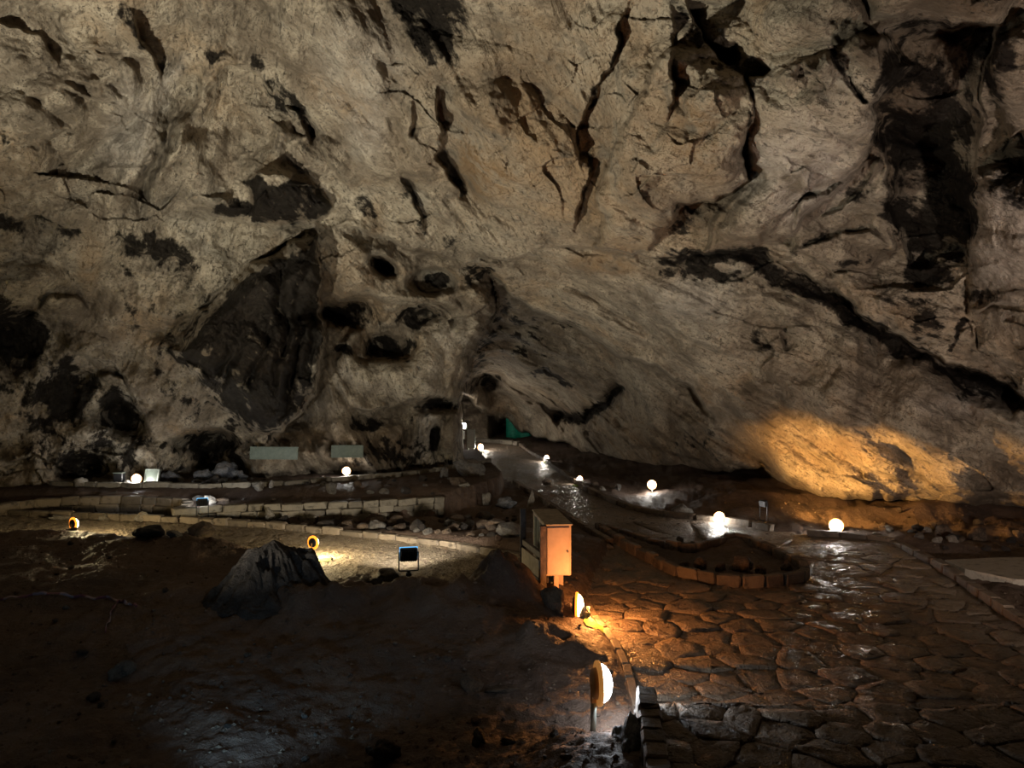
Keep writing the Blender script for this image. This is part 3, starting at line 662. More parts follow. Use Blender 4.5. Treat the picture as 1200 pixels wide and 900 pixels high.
def earth_material():
    t = NT('cave_earth'); P = t.pos()
    n1 = t.noise(P, .9, 6, .6); n2 = t.noise(P, 7, 6, .68); n3 = t.noise(P, 34, 4, .7)
    col = t.mix(t.ramp(n1, .35, .68), (.062, .041, .032), (.115, .077, .056))
    col = t.mix(t.ramp(n2, .52, .74, 0, .7), col, (.165, .118, .086))
    col = t.mix(t.ramp(n3, .66, .74, 0, .8), col, (.26, .22, .17))
    rough = t.ramp(n2, .3, .7, .55, .9)
    b = t.math('ADD', t.math('MULTIPLY', n2, 1.0), t.math('MULTIPLY', n3, .35))
    return t.finish(col, rough, t.bump(b, .06, .9), .3)
def gravel_material():
    t = NT('trodden_gravel'); P = t.pos()
    n1 = t.noise(P, 1.1, 5, .6); n2 = t.noise(P, 11, 5, .65); v = t.vor(P, 26)
    col = t.mix(t.ramp(n1, .35, .68), (.13, .10, .07), (.21, .17, .12))
    col = t.mix(t.ramp(v, .1, .42, 0, .8), (.30, .25, .18), col)
    col = t.mix(t.ramp(n2, .5, .34, 0, .8), col, (.07, .05, .035))
    b = t.math('ADD', t.math('MULTIPLY', n2, 1.0), t.math('MULTIPLY', v, -.4))
    return t.finish(col, .78, t.bump(b, .05, .9), .3)
def paving_material(name='wet_paving', lift=1.3):
    t = NT(name); P = t.pos()
    info = t.node('ShaderNodeObjectInfo').outputs['Random']
    n1 = t.noise(P, 1.4, 5, .6); n2 = t.noise(P, 8.5, 6, .68); n3 = t.noise(P, 30, 4, .65)
    a = tuple(c*lift for c in (.085, .062, .046)); b_ = tuple(c*lift for c in (.155, .118, .085))
    col = t.mix(t.ramp(n1, .34, .68), a, b_)
    col = t.mix(t.ramp(info, 0, 1, 0, .45), col, tuple(c*lift for c in (.19, .145, .10)))
    col = t.mix(t.ramp(n2, .50, .30, 0, .85), col, (.025, .018, .014))
    rough = t.ramp(t.math('ADD', n2, t.math('MULTIPLY', n1, .6)), .60, .95, .24, .68)
    h = t.math('ADD', t.math('MULTIPLY', n2, 1.0), t.math('MULTIPLY', n3, .4))
    return t.finish(col, rough, t.bump(h, .085, 1.0), .5)
EARTH = earth_material(); GRAVEL = gravel_material(); PAVING = paving_material()
for k, nm, m, lb in ((0, 'floor', EARTH, 'dark earth floor of the cave'), (1, 'path', PAVING, 'wet stone paved path to the passage'), (2, 'floor_gravel', GRAVEL, 'gravel path crossing behind the dark mound')):
    q = tq[glab == k]; used, inv = np.unique(q.ravel(), return_inverse=True)
    o = link(nm, mesh_np(nm, TP[used], quads=inv.reshape(-1, 4)), m)
    tag(o, lb, None, None, 'structure')
    if k == 1: PATH_OBJ = o

# crazy paving, every stone of its own
def voronoi_cells(pts, near=26):
    pts = np.asarray(pts); cells = []
    for i, p in enumerate(pts):
        d = ((pts-p)**2).sum(1); nb = np.argsort(d)[1:near]
        poly = [(p[0]+a, p[1]+b) for a, b in ((-1.2,-1.2),(1.2,-1.2),(1.2,1.2),(-1.2,1.2))]
        for j in nb:
            m = (p+pts[j])/2; n = pts[j]-p; out = []
            for a, b in zip(poly, poly[1:]+poly[:1]):
                da = (a[0]-m[0])*n[0]+(a[1]-m[1])*n[1]; db = (b[0]-m[0])*n[0]+(b[1]-m[1])*n[1]
                if da <= 0: out.append(a)
                if da*db < 0:
                    t = da/(da-db); out.append((a[0]+(b[0]-a[0])*t, a[1]+(b[1]-a[1])*t))
            poly = out
            if len(poly) < 3: break
        cells.append(poly)
    return cells
def clip(poly, n, d):
    out = []
    for a, b in zip(poly, poly[1:]+poly[:1]):
        da = a[0]*n[0]+a[1]*n[1]-d; db = b[0]*n[0]+b[1]*n[1]-d
        if da <= 0: out.append(a)
        if da*db < 0:
            t = da/(da-db); out.append((a[0]+(b[0]-a[0])*t, a[1]+(b[1]-a[1])*t))
    return out
def pave(parent, x0, x1, y0, y1, pitch, ok, z0, seed, limit, thick=.05, planes=()):
    rng = random.Random(seed); pts = []; r = 0; y = y0
    while y < y1:
        k = 1+.35*(y-y0)/(y1-y0); x = x0+(r % 2)*pitch*.5
        while x < x1:
            pts.append((x+rng.uniform(-.36, .36)*pitch*k, y+rng.uniform(-.30, .30)*pitch*k)); x += pitch*k*rng.uniform(.85, 1.2)
        y += pitch*.84*k; r += 1
    cells = voronoi_cells(pts); n = 0
    order = sorted(range(len(pts)), key=lambda i: pts[i][1])
    for i in order:
        p, poly = pts[i], cells[i]
        for pn, pd in planes:
            if len(poly) >= 3: poly = clip(poly, pn, pd)
        if len(poly) < 3 or n >= limit: continue
        p = tuple(np.mean(poly, 0))
        if max(math.dist(p, q) for q in poly) < .09: continue
        if not all(ok(a, b) for a, b in [p]+[(p[0]+(a-p[0])*.8, p[1]+(b-p[1])*.8) for a, b in poly]): continue
        c = np.mean(poly, 0); tilt = (rng.gauss(0, .016), rng.gauss(0, .016)); hh = rng.gauss(0, .007)
        bm = bmesh.new(); rings = []
        # soften the corners
        pp = []
        for q0, q1 in zip(poly, poly[1:]+poly[:1]):
            k1, k2_ = rng.uniform(.06, .16), rng.uniform(.42, .6); nx, ny = q1[1]-q0[1], q0[0]-q1[0]; w_ = rng.gauss(0, .035)
            pp.append((q0[0]*(1-k1)+q1[0]*k1, q0[1]*(1-k1)+q1[1]*k1)); pp.append((q0[0]*(1-k2_)+q1[0]*k2_+nx*w_, q0[1]*(1-k2_)+q1[1]*k2_+ny*w_)); pp.append((q0[0]*k1+q1[0]*(1-k1), q0[1]*k1+q1[1]*(1-k1)))
        for shrink, dz in ((.985, -thick), (.975, .000), (.94, .008), (.55, .009)):
            ring = []
            for a, b in pp:
                jx, jy = rng.gauss(0, .005), rng.gauss(0, .005)
                dx, dy = (a-c[0])*shrink+jx, (b-c[1])*shrink+jy
                ring.append(bm.verts.new((dx, dy, dz+hh+dx*tilt[0]+dy*tilt[1]+(rng.gauss(0, .005) if dz > 0 else 0))))
            rings.append(ring)
        for a, b in zip(rings[:-1], rings[1:]):
            for k2 in range(len(a)):
                bm.faces.new((a[k2], a[(k2+1) % len(a)], b[(k2+1) % len(a)], b[k2]))
        bm.faces.new(rings[-1])
        o = bm_obj('paving_stone', bm, PAVING, parent, True); o.location = (c[0], c[1], z0(c[0], c[1])+.008); n += 1
    return n
def in_path(a, b):
    return float(sdw([a], [b], PATH)[0]) > -.06 and float(sdw([a], [b], BED)[0]) < -.04 and b > LAND_Y-.5
pave(PATH_OBJ, .3, 6.4, 5.1, 12.6, .37, in_path, lambda a, b: 0.0, 5, 292, planes=(((0, -1), -LAND_Y-.03),))
# the raised landing in front
bm = bmesh.new()
vs_ = [bm.verts.new((a, b, LAND_Z-.03)) for a, b in LANDING]; lo_ = [bm.verts.new((a, b, -.3)) for a, b in LANDING]
bm.faces.new(vs_)
for i in range(len(vs_)):
    j = (i+1) % len(vs_); bm.faces.new((vs_[i], lo_[i], lo_[j], vs_[j]))
LANDING_OBJ = tag(bm_obj('floor_landing', bm, PAVING), 'raised stone landing in front of the wet path', None, None, 'structure')
def on_land(a, b): return float(sdw([a], [b], LANDING)[0]) > .01
pave(LANDING_OBJ, .5, 6.0, 3.5, LAND_Y+.5, .27, lambda a, b: a < 6.2, lambda a, b: LAND_Z-.022, 8, 170, planes=(((0, 1), LAND_Y), ((-1, .13), -.925+.13*LAND_Y)))
# ------------------------------------------------------------------ plain materials
def plain(name, col, rough=.6, metallic=0.0, var=.25, bump=.0, scale=12.0, spec=.4):
    t = NT(name); P = t.obj(); n = t.noise(P, scale, 5, .62)
    c = t.mix(t.ramp(n, .3, .7), tuple(v*(1-var) for v in col), tuple(min(1, v*(1+var)) for v in col))
    nor = t.bump(n, bump) if bump else None
    return t.finish(c, rough, nor, spec, metallic)
def glow(name, col, strength, base=(.8, .8, .8), sampled=False):
    t = NT(name); P = t.obj(); n = t.noise(P, 3.0, 2, .5)
    return t.finish(base, .35, None, .5, 0, t.mix(n, tuple(c*.97 for c in col), col), strength, sampled=sampled)
def block_material(name, a, b):
    t = NT(name); P = t.pos(); info = t.node('ShaderNodeObjectInfo').outputs['Random']
    n = t.noise(P, 9, 6, .66); n3 = t.noise(P, 40, 4, .7)
    c = t.mix(t.ramp(t.math('ADD', t.math('MULTIPLY', n, .8), t.math('MULTIPLY', info, .45)), .4, .8), a, b)
    c = t.mix(t.ramp(n, .46, .32, 0, .8), c, tuple(v*.35 for v in a))
    return t.finish(c, .7, t.bump(t.math('ADD', n, t.math('MULTIPLY', n3, .4)), .03, .8), .35)
STONE_PALE = rock_material('pale_stone', (.40, .37, .32), (.24, .21, .175), False, .8, 3.0, False)
STONE_GREY = rock_material('grey_stone', (.24, .225, .205), (.12, .11, .10), False, .8, 3.0, False)
STONE_BROWN = rock_material('brown_stone', (.20, .145, .10), (.085, .06, .045), False, .8, 3.0, False)
STONE_DARK = rock_material('dark_stone', (.060, .049, .042), (.026, .021, .019), False, .6, 3.0, False)
STONE_BLUE = rock_material('wet_blue_grey_stone', (.30, .31, .34), (.12, .125, .145), False, .5, 3.0, False)
BLOCK = block_material('cut_stone_block', (.115, .10, .078), (.20, .178, .14))
KERB = block_material('kerb_stone', (.10, .08, .058), (.18, .145, .105))
KERB_WET = block_material('wet_kerb_stone', (.085, .065, .05), (.16, .12, .085))
STEEL = plain('galvanised_post', (.36, .40, .36), .45, .6)
BLACK_METAL = plain('black_metal', (.018, .018, .02), .4, .3)
DARK_WOOD = plain('dark_stained_wood', (.055, .036, .026), .6, 0, .5, .01, 20)
CABINET = plain('cream_cabinet_paint', (.27, .20, .165), .55, 0, .10)
CABINET_TOP = plain('dusty_cabinet_lid', (.26, .22, .17), .8, 0, .25)
PANEL = plain('pale_green_glass_panel', (.13, .16, .14), .3, 0, .15)
BOARD = plain('grey_notice_board', (.48, .50, .50), .5, 0, .12)
AMBER = glow('amber_bezel_lit', (1.0, .26, .02), 1.6, (.8, .25, .03))
AMBER_DIM = glow('amber_bezel', (1.0, .42, .10), .16, (.75, .34, .07))
AMBER_BOX = plain('amber_housing', (.62, .33, .12), .5, 0, .1)
WHITE_LAMP = glow('white_diffuser', (.86, .93, 1.0), 6)
WHITE_PASSAGE = glow('passage_white_diffuser', (1.0, .95, .86), 8)
WHITE_FAR = glow('far_white_diffuser', (1.0, .97, .92), 9)
WARM_LAMP = glow('warm_diffuser', (1.0, .66, .30), 7)
WARM_BACK = glow('yellow_diffuser', (1.0, .82, .5), 8)
FLOOD_GLASS = glow('flood_glass', (.62, .85, 1.0), 5)
FLOOD_RIM = glow('lit_flood_rim', (.12, .50, .95), .75, (.1, .3, .5))
TARP = plain('green_tarpaulin', (.012, .26, .17), .6, 0, .3)
MOSS = plain('lamp_moss', (.20, .27, .025), .85, 0, .5, .01, 60)
def tape_material():
    t = NT('striped_tape'); P = t.obj()
    x = t.node('ShaderNodeSeparateXYZ', i_Vector=P).outputs['X']
    s = t.ramp(t.math('SINE', t.math('MULTIPLY', x, 26.0)), -.1, .1)
    return t.finish(t.mix(s, (.14, .045, .06), (.23, .17, .19)), .5)
TAPE = tape_material()

# ------------------------------------------------------------------ loose rocks
def ico(sub):
    bm = bmesh.new(); bmesh.ops.create_icosphere(bm, subdivisions=sub, radius=1.0)
    v = np.array([a.co[:] for a in bm.verts]); f = np.array([[x.index for x in fc.verts] for fc in bm.faces]); bm.free()
    return v, f
ICO = {k: ico(k) for k in (2, 3, 4, 5)}
def rock_mesh(seed, sub=3, cuts=7, rough=.16, flat=1.0):
    v, f = ICO[sub]; v = v.copy(); rs = np.random.RandomState(seed)
    n = v.copy(); rad = np.ones(len(v))
    for i in range(cuts):                                  # planes knocked off the lump
        d = rs.normal(size=3); d /= np.linalg.norm(d); h = rs.uniform(.5, .85)
        dot = n @ d; rad = np.where(dot*rad > h, h/np.maximum(dot, 1e-3), rad)
    o = seed*3.7
    rad *= 1+rough*fbm(n[:, 0]*1.5+o, n[:, 1]*1.5, n[:, 2]*1.5, 4 if sub > 3 else 3, seed % 90)
    v = n*rad[:, None]; v[:, 2] *= flat
    return mesh_np('rock', v, tris=f, smooth=sub > 2)
ROCKS = [rock_mesh(10+i, 3) for i in range(9)]
SMALL = [rock_mesh(40+i, 2, 6) for i in range(7)]
def put_rock(x, y, size, label, mat=None, group=None, seed=0, mesh=None, sink=.25, name='rock', z=None, rot=None, cat='rock'):
    rng = random.Random(seed*31+7)
    me = mesh or ROCKS[seed % len(ROCKS)]
    sx, sy, sz = size if isinstance(size, tuple) else (size*rng.uniform(.85, 1.25), size*rng.uniform(.8, 1.1), size*rng.uniform(.6, .9))
    o = bpy.data.objects.new(name, me); C.objects.link(o)
    if not me.materials: me.materials.append(mat)
    o.material_slots[0].link = 'OBJECT'; o.material_slots[0].material = mat
    zz = zg(x, y) if z is None else z
    o.location = (x, y, zz+sz*(1-2*sink)*.8); o.scale = (sx, sy, sz)
    o.rotation_euler = rot if rot else (rng.uniform(-.25, .25), rng.uniform(-.25, .25), rng.uniform(0, 6.28))
    return tag(o, label, cat, group)

# the big dark mound and other singled-out boulders
def mound():
    th = np.linspace(0, 2*math.pi, 150)[:-1]; rr = np.linspace(0, 1, 60)
    T, Rr = np.meshgrid(th, rr)
    fl = billow(np.cos(T)*3.2+5, np.sin(T)*3.2, Rr*1.0, 3, 202, .5)
    base = 1+.12*perlin(np.cos(T)*1.3, np.sin(T)*1.3, 0*T+.5, 203)
    rx = np.where(np.cos(T) < 0, .80, .86)*base; ry = .70*base
    X = Rr*np.cos(T)*rx; Y = Rr*np.sin(T)*ry
    h = .56*np.exp(-(Rr/.56)**1.9) + .14*(1-Rr)
    h = h + (.34*(fl-.45))*(1-np.exp(-(Rr/.25)**2))*(1-Rr)**.6 + .06*fbm(X*5, Y*5, h*5, 4, 207) + .05*billow(X*9, Y*9, h*6, 2, 208)
    h += .22*np.exp(-((X-.42)/.11)**2-((Y-.05)/.13)**2) + .10*np.exp(-((X-.02)/.07)**2-((Y)/.1)**2) - .06
    h = np.where(h > .50, .50+.35*(h-.50), h)
    Z = h - .35*sstep(.86, 1, Rr)
    n = len(th); V = np.stack([X, Y, Z], -1).reshape(-1, 3)
    q = [(i*n+j, (i+1)*n+j, (i+1)*n+(j+1) % n, i*n+(j+1) % n) for i in range(len(rr)-1) for j in range(n)]
    me = mesh_np('stalagmite_stump', V, quads=np.array(q))
    o = link('stalagmite_stump', me, STONE_DARK); mx, my = along(318, 7.9); o.location = (mx, my, .24)
    tag(o, 'big dark ridged stalagmite stump in front of the gravel path', 'rock')
mound()
def single(u, y, px, label, mat, seed, aspect=(1, 1, .8), name='rock', sink=.25, sub=None, z=None, rot=None):
    x = (u-600)/F*y; r = px/F*y/2
    me = rock_mesh(300+seed, sub, 11, .34) if sub else None
    return put_rock(x, y, (r*aspect[0], r*aspect[1], r*aspect[2]), label, mat, None, seed, me, sink, name, z, rot)
put_rock(.715, 4.72, (.16, .34, .25), 'big jagged dark boulder against the side of the landing wall', STONE_BLUE, None, 1, rock_mesh(301, 5, 12, .4), .3, 'boulder', .05, (.08, .42, .12))
put_rock(.52, 4.62, (.17, .26, .14), 'low broken stone left of the jagged boulder by the landing wall', STONE_BLUE, None, 2, rock_mesh(302, 5, 12, .4), .3, 'rock', .03, (.1, .3, .5))
single(650, 7.72, 44, 'dark stump-shaped rock at the foot of the cream cabinet', STONE_BROWN, 3, (1.0, .8, .85), 'rock', .28, 4)
single(685, 7.66, 17, 'small stone under the amber lamp beside the cabinet', STONE_PALE, 4, (.85, .9, 1.2), 'rock', .2, 4)
single(81, 11.2, 20, 'round dark stone carrying the amber lamp far left', STONE_DARK, 5, (1, .9, .8), 'rock', .3, 4)
single(355, 9.9, 16, 'dark stone beside the amber lamp behind the stump', STONE_DARK, 6, (.9, .9, 1.1), 'rock', .3, 3)
single(455, 9.05, 26, 'pale pointed stone lit by the black floodlight', STONE_PALE, 7, (1, .9, .9), 'rock', .25, 4)
single(424, 8.85, 34, 'pale hollowed stone right of the dark stump', STONE_PALE, 8, (1.2, .9, .6), 'rock', .3, 4)
single(440, 8.75, 22, 'dark stone in front of the pale hollowed one', STONE_DARK, 9, (1.2, .9, .7), 'rock', .3, 3)
single(472, 8.95, 24, 'flat pale stone under the black floodlight', STONE_PALE, 10, (1.5, .9, .4), 'rock', .35, 3)
single(418, 8.45, 20, 'black stone on the slope below the pale stones', STONE_DARK, 11, (1.3, .9, .7), 'rock', .3, 3)
single(142, 6.35, 34, 'brown stone standing on the dark earth, lower left', STONE_BROWN, 12, (1, .8, .85), 'rock', .25, 4)
single(450, 5.05, 40, 'round black stone lying at the bottom of the picture', STONE_DARK, 13, (1.0, .9, .75), 'rock', .2, 4)
single(562, 5.2, 26, 'rough dark stone right of the round black stone', STONE_DARK, 14, (1.0, .9, .85), 'rock', .25, 4)
single(598, 5.22, 18, 'low flat dark stone beside the rough dark stone', STONE_DARK, 15, (1.2, .9, .6), 'rock', .25, 3)
single(145, 4.95, 13, 'small tan pebble on the blue-lit earth', STONE_PALE, 16, (1.3, .8, .6), 'rock', .25, 3)
single(183, 4.75, 12, 'small grey pebble right of the tan pebble', STONE_GREY, 17, (1.4, .8, .5), 'rock', .25, 3)
single(588, 6.1, 36, 'flat broken slab lying on the earth left of the cabinet', STONE_BROWN, 18, (1.4, .9, .3), 'rock', .4, 3)
single(552, 6.2, 30, 'low brown slab left of the flat broken slab', STONE_BROWN, 19, (1.5, .9, .35), 'rock', .4, 3)
single(175, 10.35, 34, 'heap-like dark stone in front of the gravel, left', STONE_DARK, 20, (1.3, .9, .6), 'rock', .3, 4)
single(205, 10.2, 18, 'grey flat stone right of the heap-like dark stone', STONE_GREY, 21, (1.4, .9, .45), 'rock', .3, 3)
single(549, 17.2, 40, 'big grey boulder on the bank by the passage path', STONE_GREY, 22, (1.05, .9, .75), 'boulder', .28, 4)
single(521, 16.8, 18, 'upright grey stone left of the big grey boulder', STONE_GREY, 23, (.8, .8, 1.1), 'rock', .2, 3)
single(570, 15.6, 17, 'upright tan stone in front of the big grey boulder', STONE_PALE, 24, (.8, .8, 1.15), 'rock', .15, 3)
single(592, 15.3, 24, 'bluish white stone with a dark hollow', STONE_BLUE, 25, (1.15, .9, .75), 'rock', .2, 4)
single(622, 15.3, 15, 'pale pointed spike of stone beside the bluish stone', STONE_PALE, 26, (.55, .5, 1.9), 'rock', .1, 3, None, (0, .25, 0))
single(545, 15.3, 14, 'small white stone in front of the tan stone', STONE_PALE, 27, (1.2, .9, .6), 'rock', .25, 3)
single(535, 15.7, 26, 'low brown stone left of the small white stone', STONE_BROWN, 28, (1.3, .9, .55), 'rock', .3, 3)
single(389, 14.7, 20, 'speckled round grey stone on the terrace under a lamp', STONE_GREY, 29, (.85, .85, .95), 'rock', .2, 4)
single(303, 14.9, 17, 'pale tilted stone on the terrace', STONE_PALE, 30, (.8, .8, 1.0), 'rock', .2, 3, None, (.2, .5, 0))
single(318, 15.1, 12, 'slim tan stone right of the pale tilted stone', STONE_PALE, 31, (.6, .7, 1.1), 'rock', .2, 3, None, (.1, .4, 0))
single(245, 13.7, 20, 'rounded pale stone above the left end of the low wall', STONE_PALE, 32, (.9, .9, .9), 'rock', .2, 4)
single(258, 13.85, 20, 'low brown stone right of the rounded pale stone', STONE_BROWN, 33, (1.4, .8, .5), 'rock', .3, 3)
single(317, 13.15, 22, 'white crooked stone leaning on the low wall', STONE_PALE, 34, (.5, .6, 1.3), 'rock', .1, 4, None, (.1, -.45, .3))
single(330, 13.05, 34, 'dark rubble lump at the foot of the low wall', STONE_DARK, 35, (1.1, .8, .7), 'rock', .3, 4)
single(291, 12.95, 16, 'dark stone in front of the low wall, left part', STONE_DARK, 36, (1.1, .9, .9), 'rock', .25, 3)
single(95, 15.3, 17, 'tan standing stone behind the sunken ring', STONE_PALE, 37, (.85, .85, 1.1), 'rock', .2, 3)
single(120, 13.0, 14, 'pointed tan stone at the rim of the sunken ring', STONE_PALE, 38, (1, .8, .7), 'rock', .25, 3)
single(165, 12.95, 20, 'pale stone at the right end of the sunken ring', STONE_PALE, 39, (1.1, .8, .8), 'rock', .25, 3)
single(183, 12.95, 14, 'grey stone right of the pale ring stone', STONE_GREY, 40, (1, .8, .8), 'rock', .25, 3)
single(75, 13.1, 24, 'flat tan stone on the near rim of the sunken ring', STONE_PALE, 41, (1.6, .7, .3), 'rock', .35, 3)
single(541, 12.2, 14, 'white stone alone on the brown rubble bank', STONE_PALE, 42, (1.2, .9, .7), 'rock', .25, 3)
single(527, 12.9, 9, 'small upright pale stone on the rubble bank', STONE_PALE, 43, (.8, .8, 1.1), 'rock', .2, 3)
single(538, 12.9, 12, 'brown stone beside the small upright pale stone', STONE_BROWN, 44, (1, .9, .8), 'rock', .25, 3)
# the triangular bed and the right bank
for k, (u, y, px, lb) in enumerate([(802,10.05,15,'leftmost small stone in the triangular bed'), (823,9.95,20,'stone second from the left in the triangular bed'), (843,9.8,16,'narrow stone in the middle of the triangular bed'),
        (869,9.85,27,'largest stone in the triangular bed'), (891,9.75,16,'low stone right of the largest one in the bed'), (922,10.0,16,'stone alone in the right tip of the triangular bed')]):
    single(u, y, px, lb, STONE_BROWN, 50+k, (1, .85, .9), 'rock', .22, 4)
single(798, 11.6, 15, 'dark curled stone with a pale edge behind the bed', STONE_GREY, 60, (.8, .8, 1), 'rock', .2, 3)
single(812, 11.5, 11, 'pale stone right of the dark curled stone', STONE_PALE, 61, (.8, .8, 1), 'rock', .2, 3)
single(714, 11.4, 11, 'small pale ring-like stone on the path edge behind the cabinet', STONE_PALE, 62, (1, .9, .8), 'rock', .25, 3)
for k, (u, y, px, mt, lb) in enumerate([(1088,11.9,13,STONE_PALE,'pale stone at the back of the right stone heap'), (1099,11.3,14,STONE_PALE,'pale leaning stone at the front of the right stone heap'),
        (1115,11.25,15,STONE_PALE,'upright pale stone at the front of the right stone heap'), (1105,11.7,20,STONE_BROWN,'brown stone in the middle of the right stone heap'),
        (1145,12.0,30,STONE_BROWN,'long brown stone behind the right stone heap'), (1077,11.6,12,STONE_GREY,'small grey stone at the left of the right stone heap'), (1100,12.1,12,STONE_GREY,'grey stone on top of the right stone heap'),
        (1026,12.3,8,STONE_PALE,'left of two small white stones beyond the kerb'), (1042,12.3,11,STONE_PALE,'right of two small white stones beyond the kerb'),
        (1192,12.3,12,STONE_BROWN,'brown stone at the right edge under the slab'), (1054,13.9,9,STONE_BROWN,'small stone under the amber-lit lip'), (800,14.2,26,STONE_GREY,'low pale stone left of the lamp on the far side of the path'),
        (640,18.8,13,STONE_BROWN,'brown stone beside the passage kerb'), (696,18.2,12,STONE_BROWN,'orange-lit stone right of a passage lamp'), (706,17.7,10,STONE_PALE,'small white stone beside the passage kerb'), (724,17.9,13,STONE_GREY,'grey stone on the dark bank behind the lamps')]):
    single(u, y, px, lb, mt, 70+k, (1.05, .85, .8), 'rock', .25, 3)
# blue-grey boulders in the dark hollow at the foot of the left wall
for k, (u, y, px, lb) in enumerate([(262,16.6,34,'wet blue-grey boulder in the hollow under the hanging rock'), (280,16.3,22,'right blue-grey boulder in the hollow'), (236,16.3,22,'left blue-grey boulder in the hollow'), (200,16.1,24,'pale grey block behind the tilted panel')]):
    single(u, y, px, lb, STONE_BLUE, 90+k, (1.1, .8, .75), 'boulder', .22, 4)
# rubble
rng = random.Random(77)
def scatter(n, area, smin, smax, label, group, mats, seed, name='rock'):
    rng = random.Random(seed); k = 0; guard = 0
    while k < n and guard < n*40:
        guard += 1; x, y = area(rng)
        if x is None: continue
        s = smin+(smax-smin)*rng.random()**2
        m_ = rng.choice(mats); w_ = {'pale_stone': 'pale', 'grey_stone': 'grey', 'brown_stone': 'brown', 'dark_stone': 'dark', 'wet_blue_grey_stone': 'bluish'}[m_.name]
        put_rock(x, y, s, w_+' '+label, m_, w_+' '+group, rng.randrange(999), rng.choice(SMALL), .25, name); k += 1
def bank(rng):
    u = rng.uniform(215, 610); y = rng.uniform(10.2, 14.2); x = (u-600)/F*y
    if sdw([x], [y], MID)[0] > -.2 or sdw([x], [y], TERR)[0] > -.1 or sdw([x], [y], PATH)[0] > -.2: return None, None
    return x, y
scatter(140, bank, .05, .20, 'rubble stone on the bank between gravel path and low wall', 'rubble on the bank', [STONE_BROWN, STONE_BROWN, STONE_DARK, STONE_GREY], 5)
def terrace(rng):
    u = rng.uniform(80, 540); y = rng.uniform(14.0, 16.6); x = (u-600)/F*y
    if sdw([x], [y], TERR)[0] < .1: return None, None
    return x, y
scatter(46, terrace, .03, .13, 'small stone strewn on the terrace behind the low wall', 'stones on the terrace', [STONE_BROWN, STONE_DARK, STONE_GREY], 6)
def hollow(rng):
    u = rng.uniform(200, 290); y = rng.uniform(15.7, 16.5); return (u-600)/F*y, y
scatter(30, hollow, .05, .14, 'broken stone piled in the hollow under the hanging rock', 'broken stones in the hollow', [STONE_GREY, STONE_BLUE, STONE_PALE], 7)
def right_bank(rng):
    u = rng.uniform(1010, 1230); y = rng.uniform(10.8, 13.6); x = (u-600)/F*y
    if sdw([x], [y], PATH)[0] > -.25: return None, None
    return x, y
scatter(40, right_bank, .03, .10, 'small stone strewn on the bank under the right slab', 'stones on the right bank', [STONE_BROWN, STONE_DARK], 8)
def fore(rng):
    u = rng.uniform(-40, 690); y = rng.uniform(4.6, 10.5); x = (u-600)/F*y
    if sdw([x], [y], MID)[0] > -.05 or sdw([x], [y], PATH)[0] > -.25 or (abs(x+2.48) < .8 and abs(y-7.9) < .7): return None, None
    return x, y
scatter(70, fore, .015, .055, 'small stone lying on the dark earth in front', 'stones on the front earth', [STONE_BROWN, STONE_DARK, STONE_GREY], 9)
# grit too small to pick apart
def grit():
    rs = np.random.RandomState(4); v0, f0 = ICO[2]; bmv, bmf = [], []; vi = np.array([[1,0,0],[-1,0,0],[0,1,0],[0,-1,0],[0,0,.7],[0,0,-.7]]); fi = np.array([[0,2,4],[2,1,4],[1,3,4],[3,0,4],[2,0,5],[1,2,5],[3,1,5],[0,3,5]])
    n = 4200; u = rs.uniform(-60, 1260, n); y = 4.4+11*rs.rand(n)**1.3; x = (u-600)/F*y
    ok = (sdw(x, y, PATH) < -.05) & (sdw(x, y, TERR) < 0) & (sdw(x, y, LANDING) < -.2)
    x, y = x[ok], y[ok]; z = zf(x, y); s = rs.uniform(.006, .024, len(x)); off = 0
    for a, b, c, r in zip(x, y, z, s):
        bmv.append(vi*r*rs.uniform(.6, 1.3, (6, 3))+[a, b, c+r*.2]); bmf.append(fi+off); off += 6
    tag(link('gravel', mesh_np('gravel', np.concatenate(bmv), tris=np.concatenate(bmf), smooth=False), STONE_BROWN), 'loose grit strewn over the earth', None, None, 'stuff')
grit()

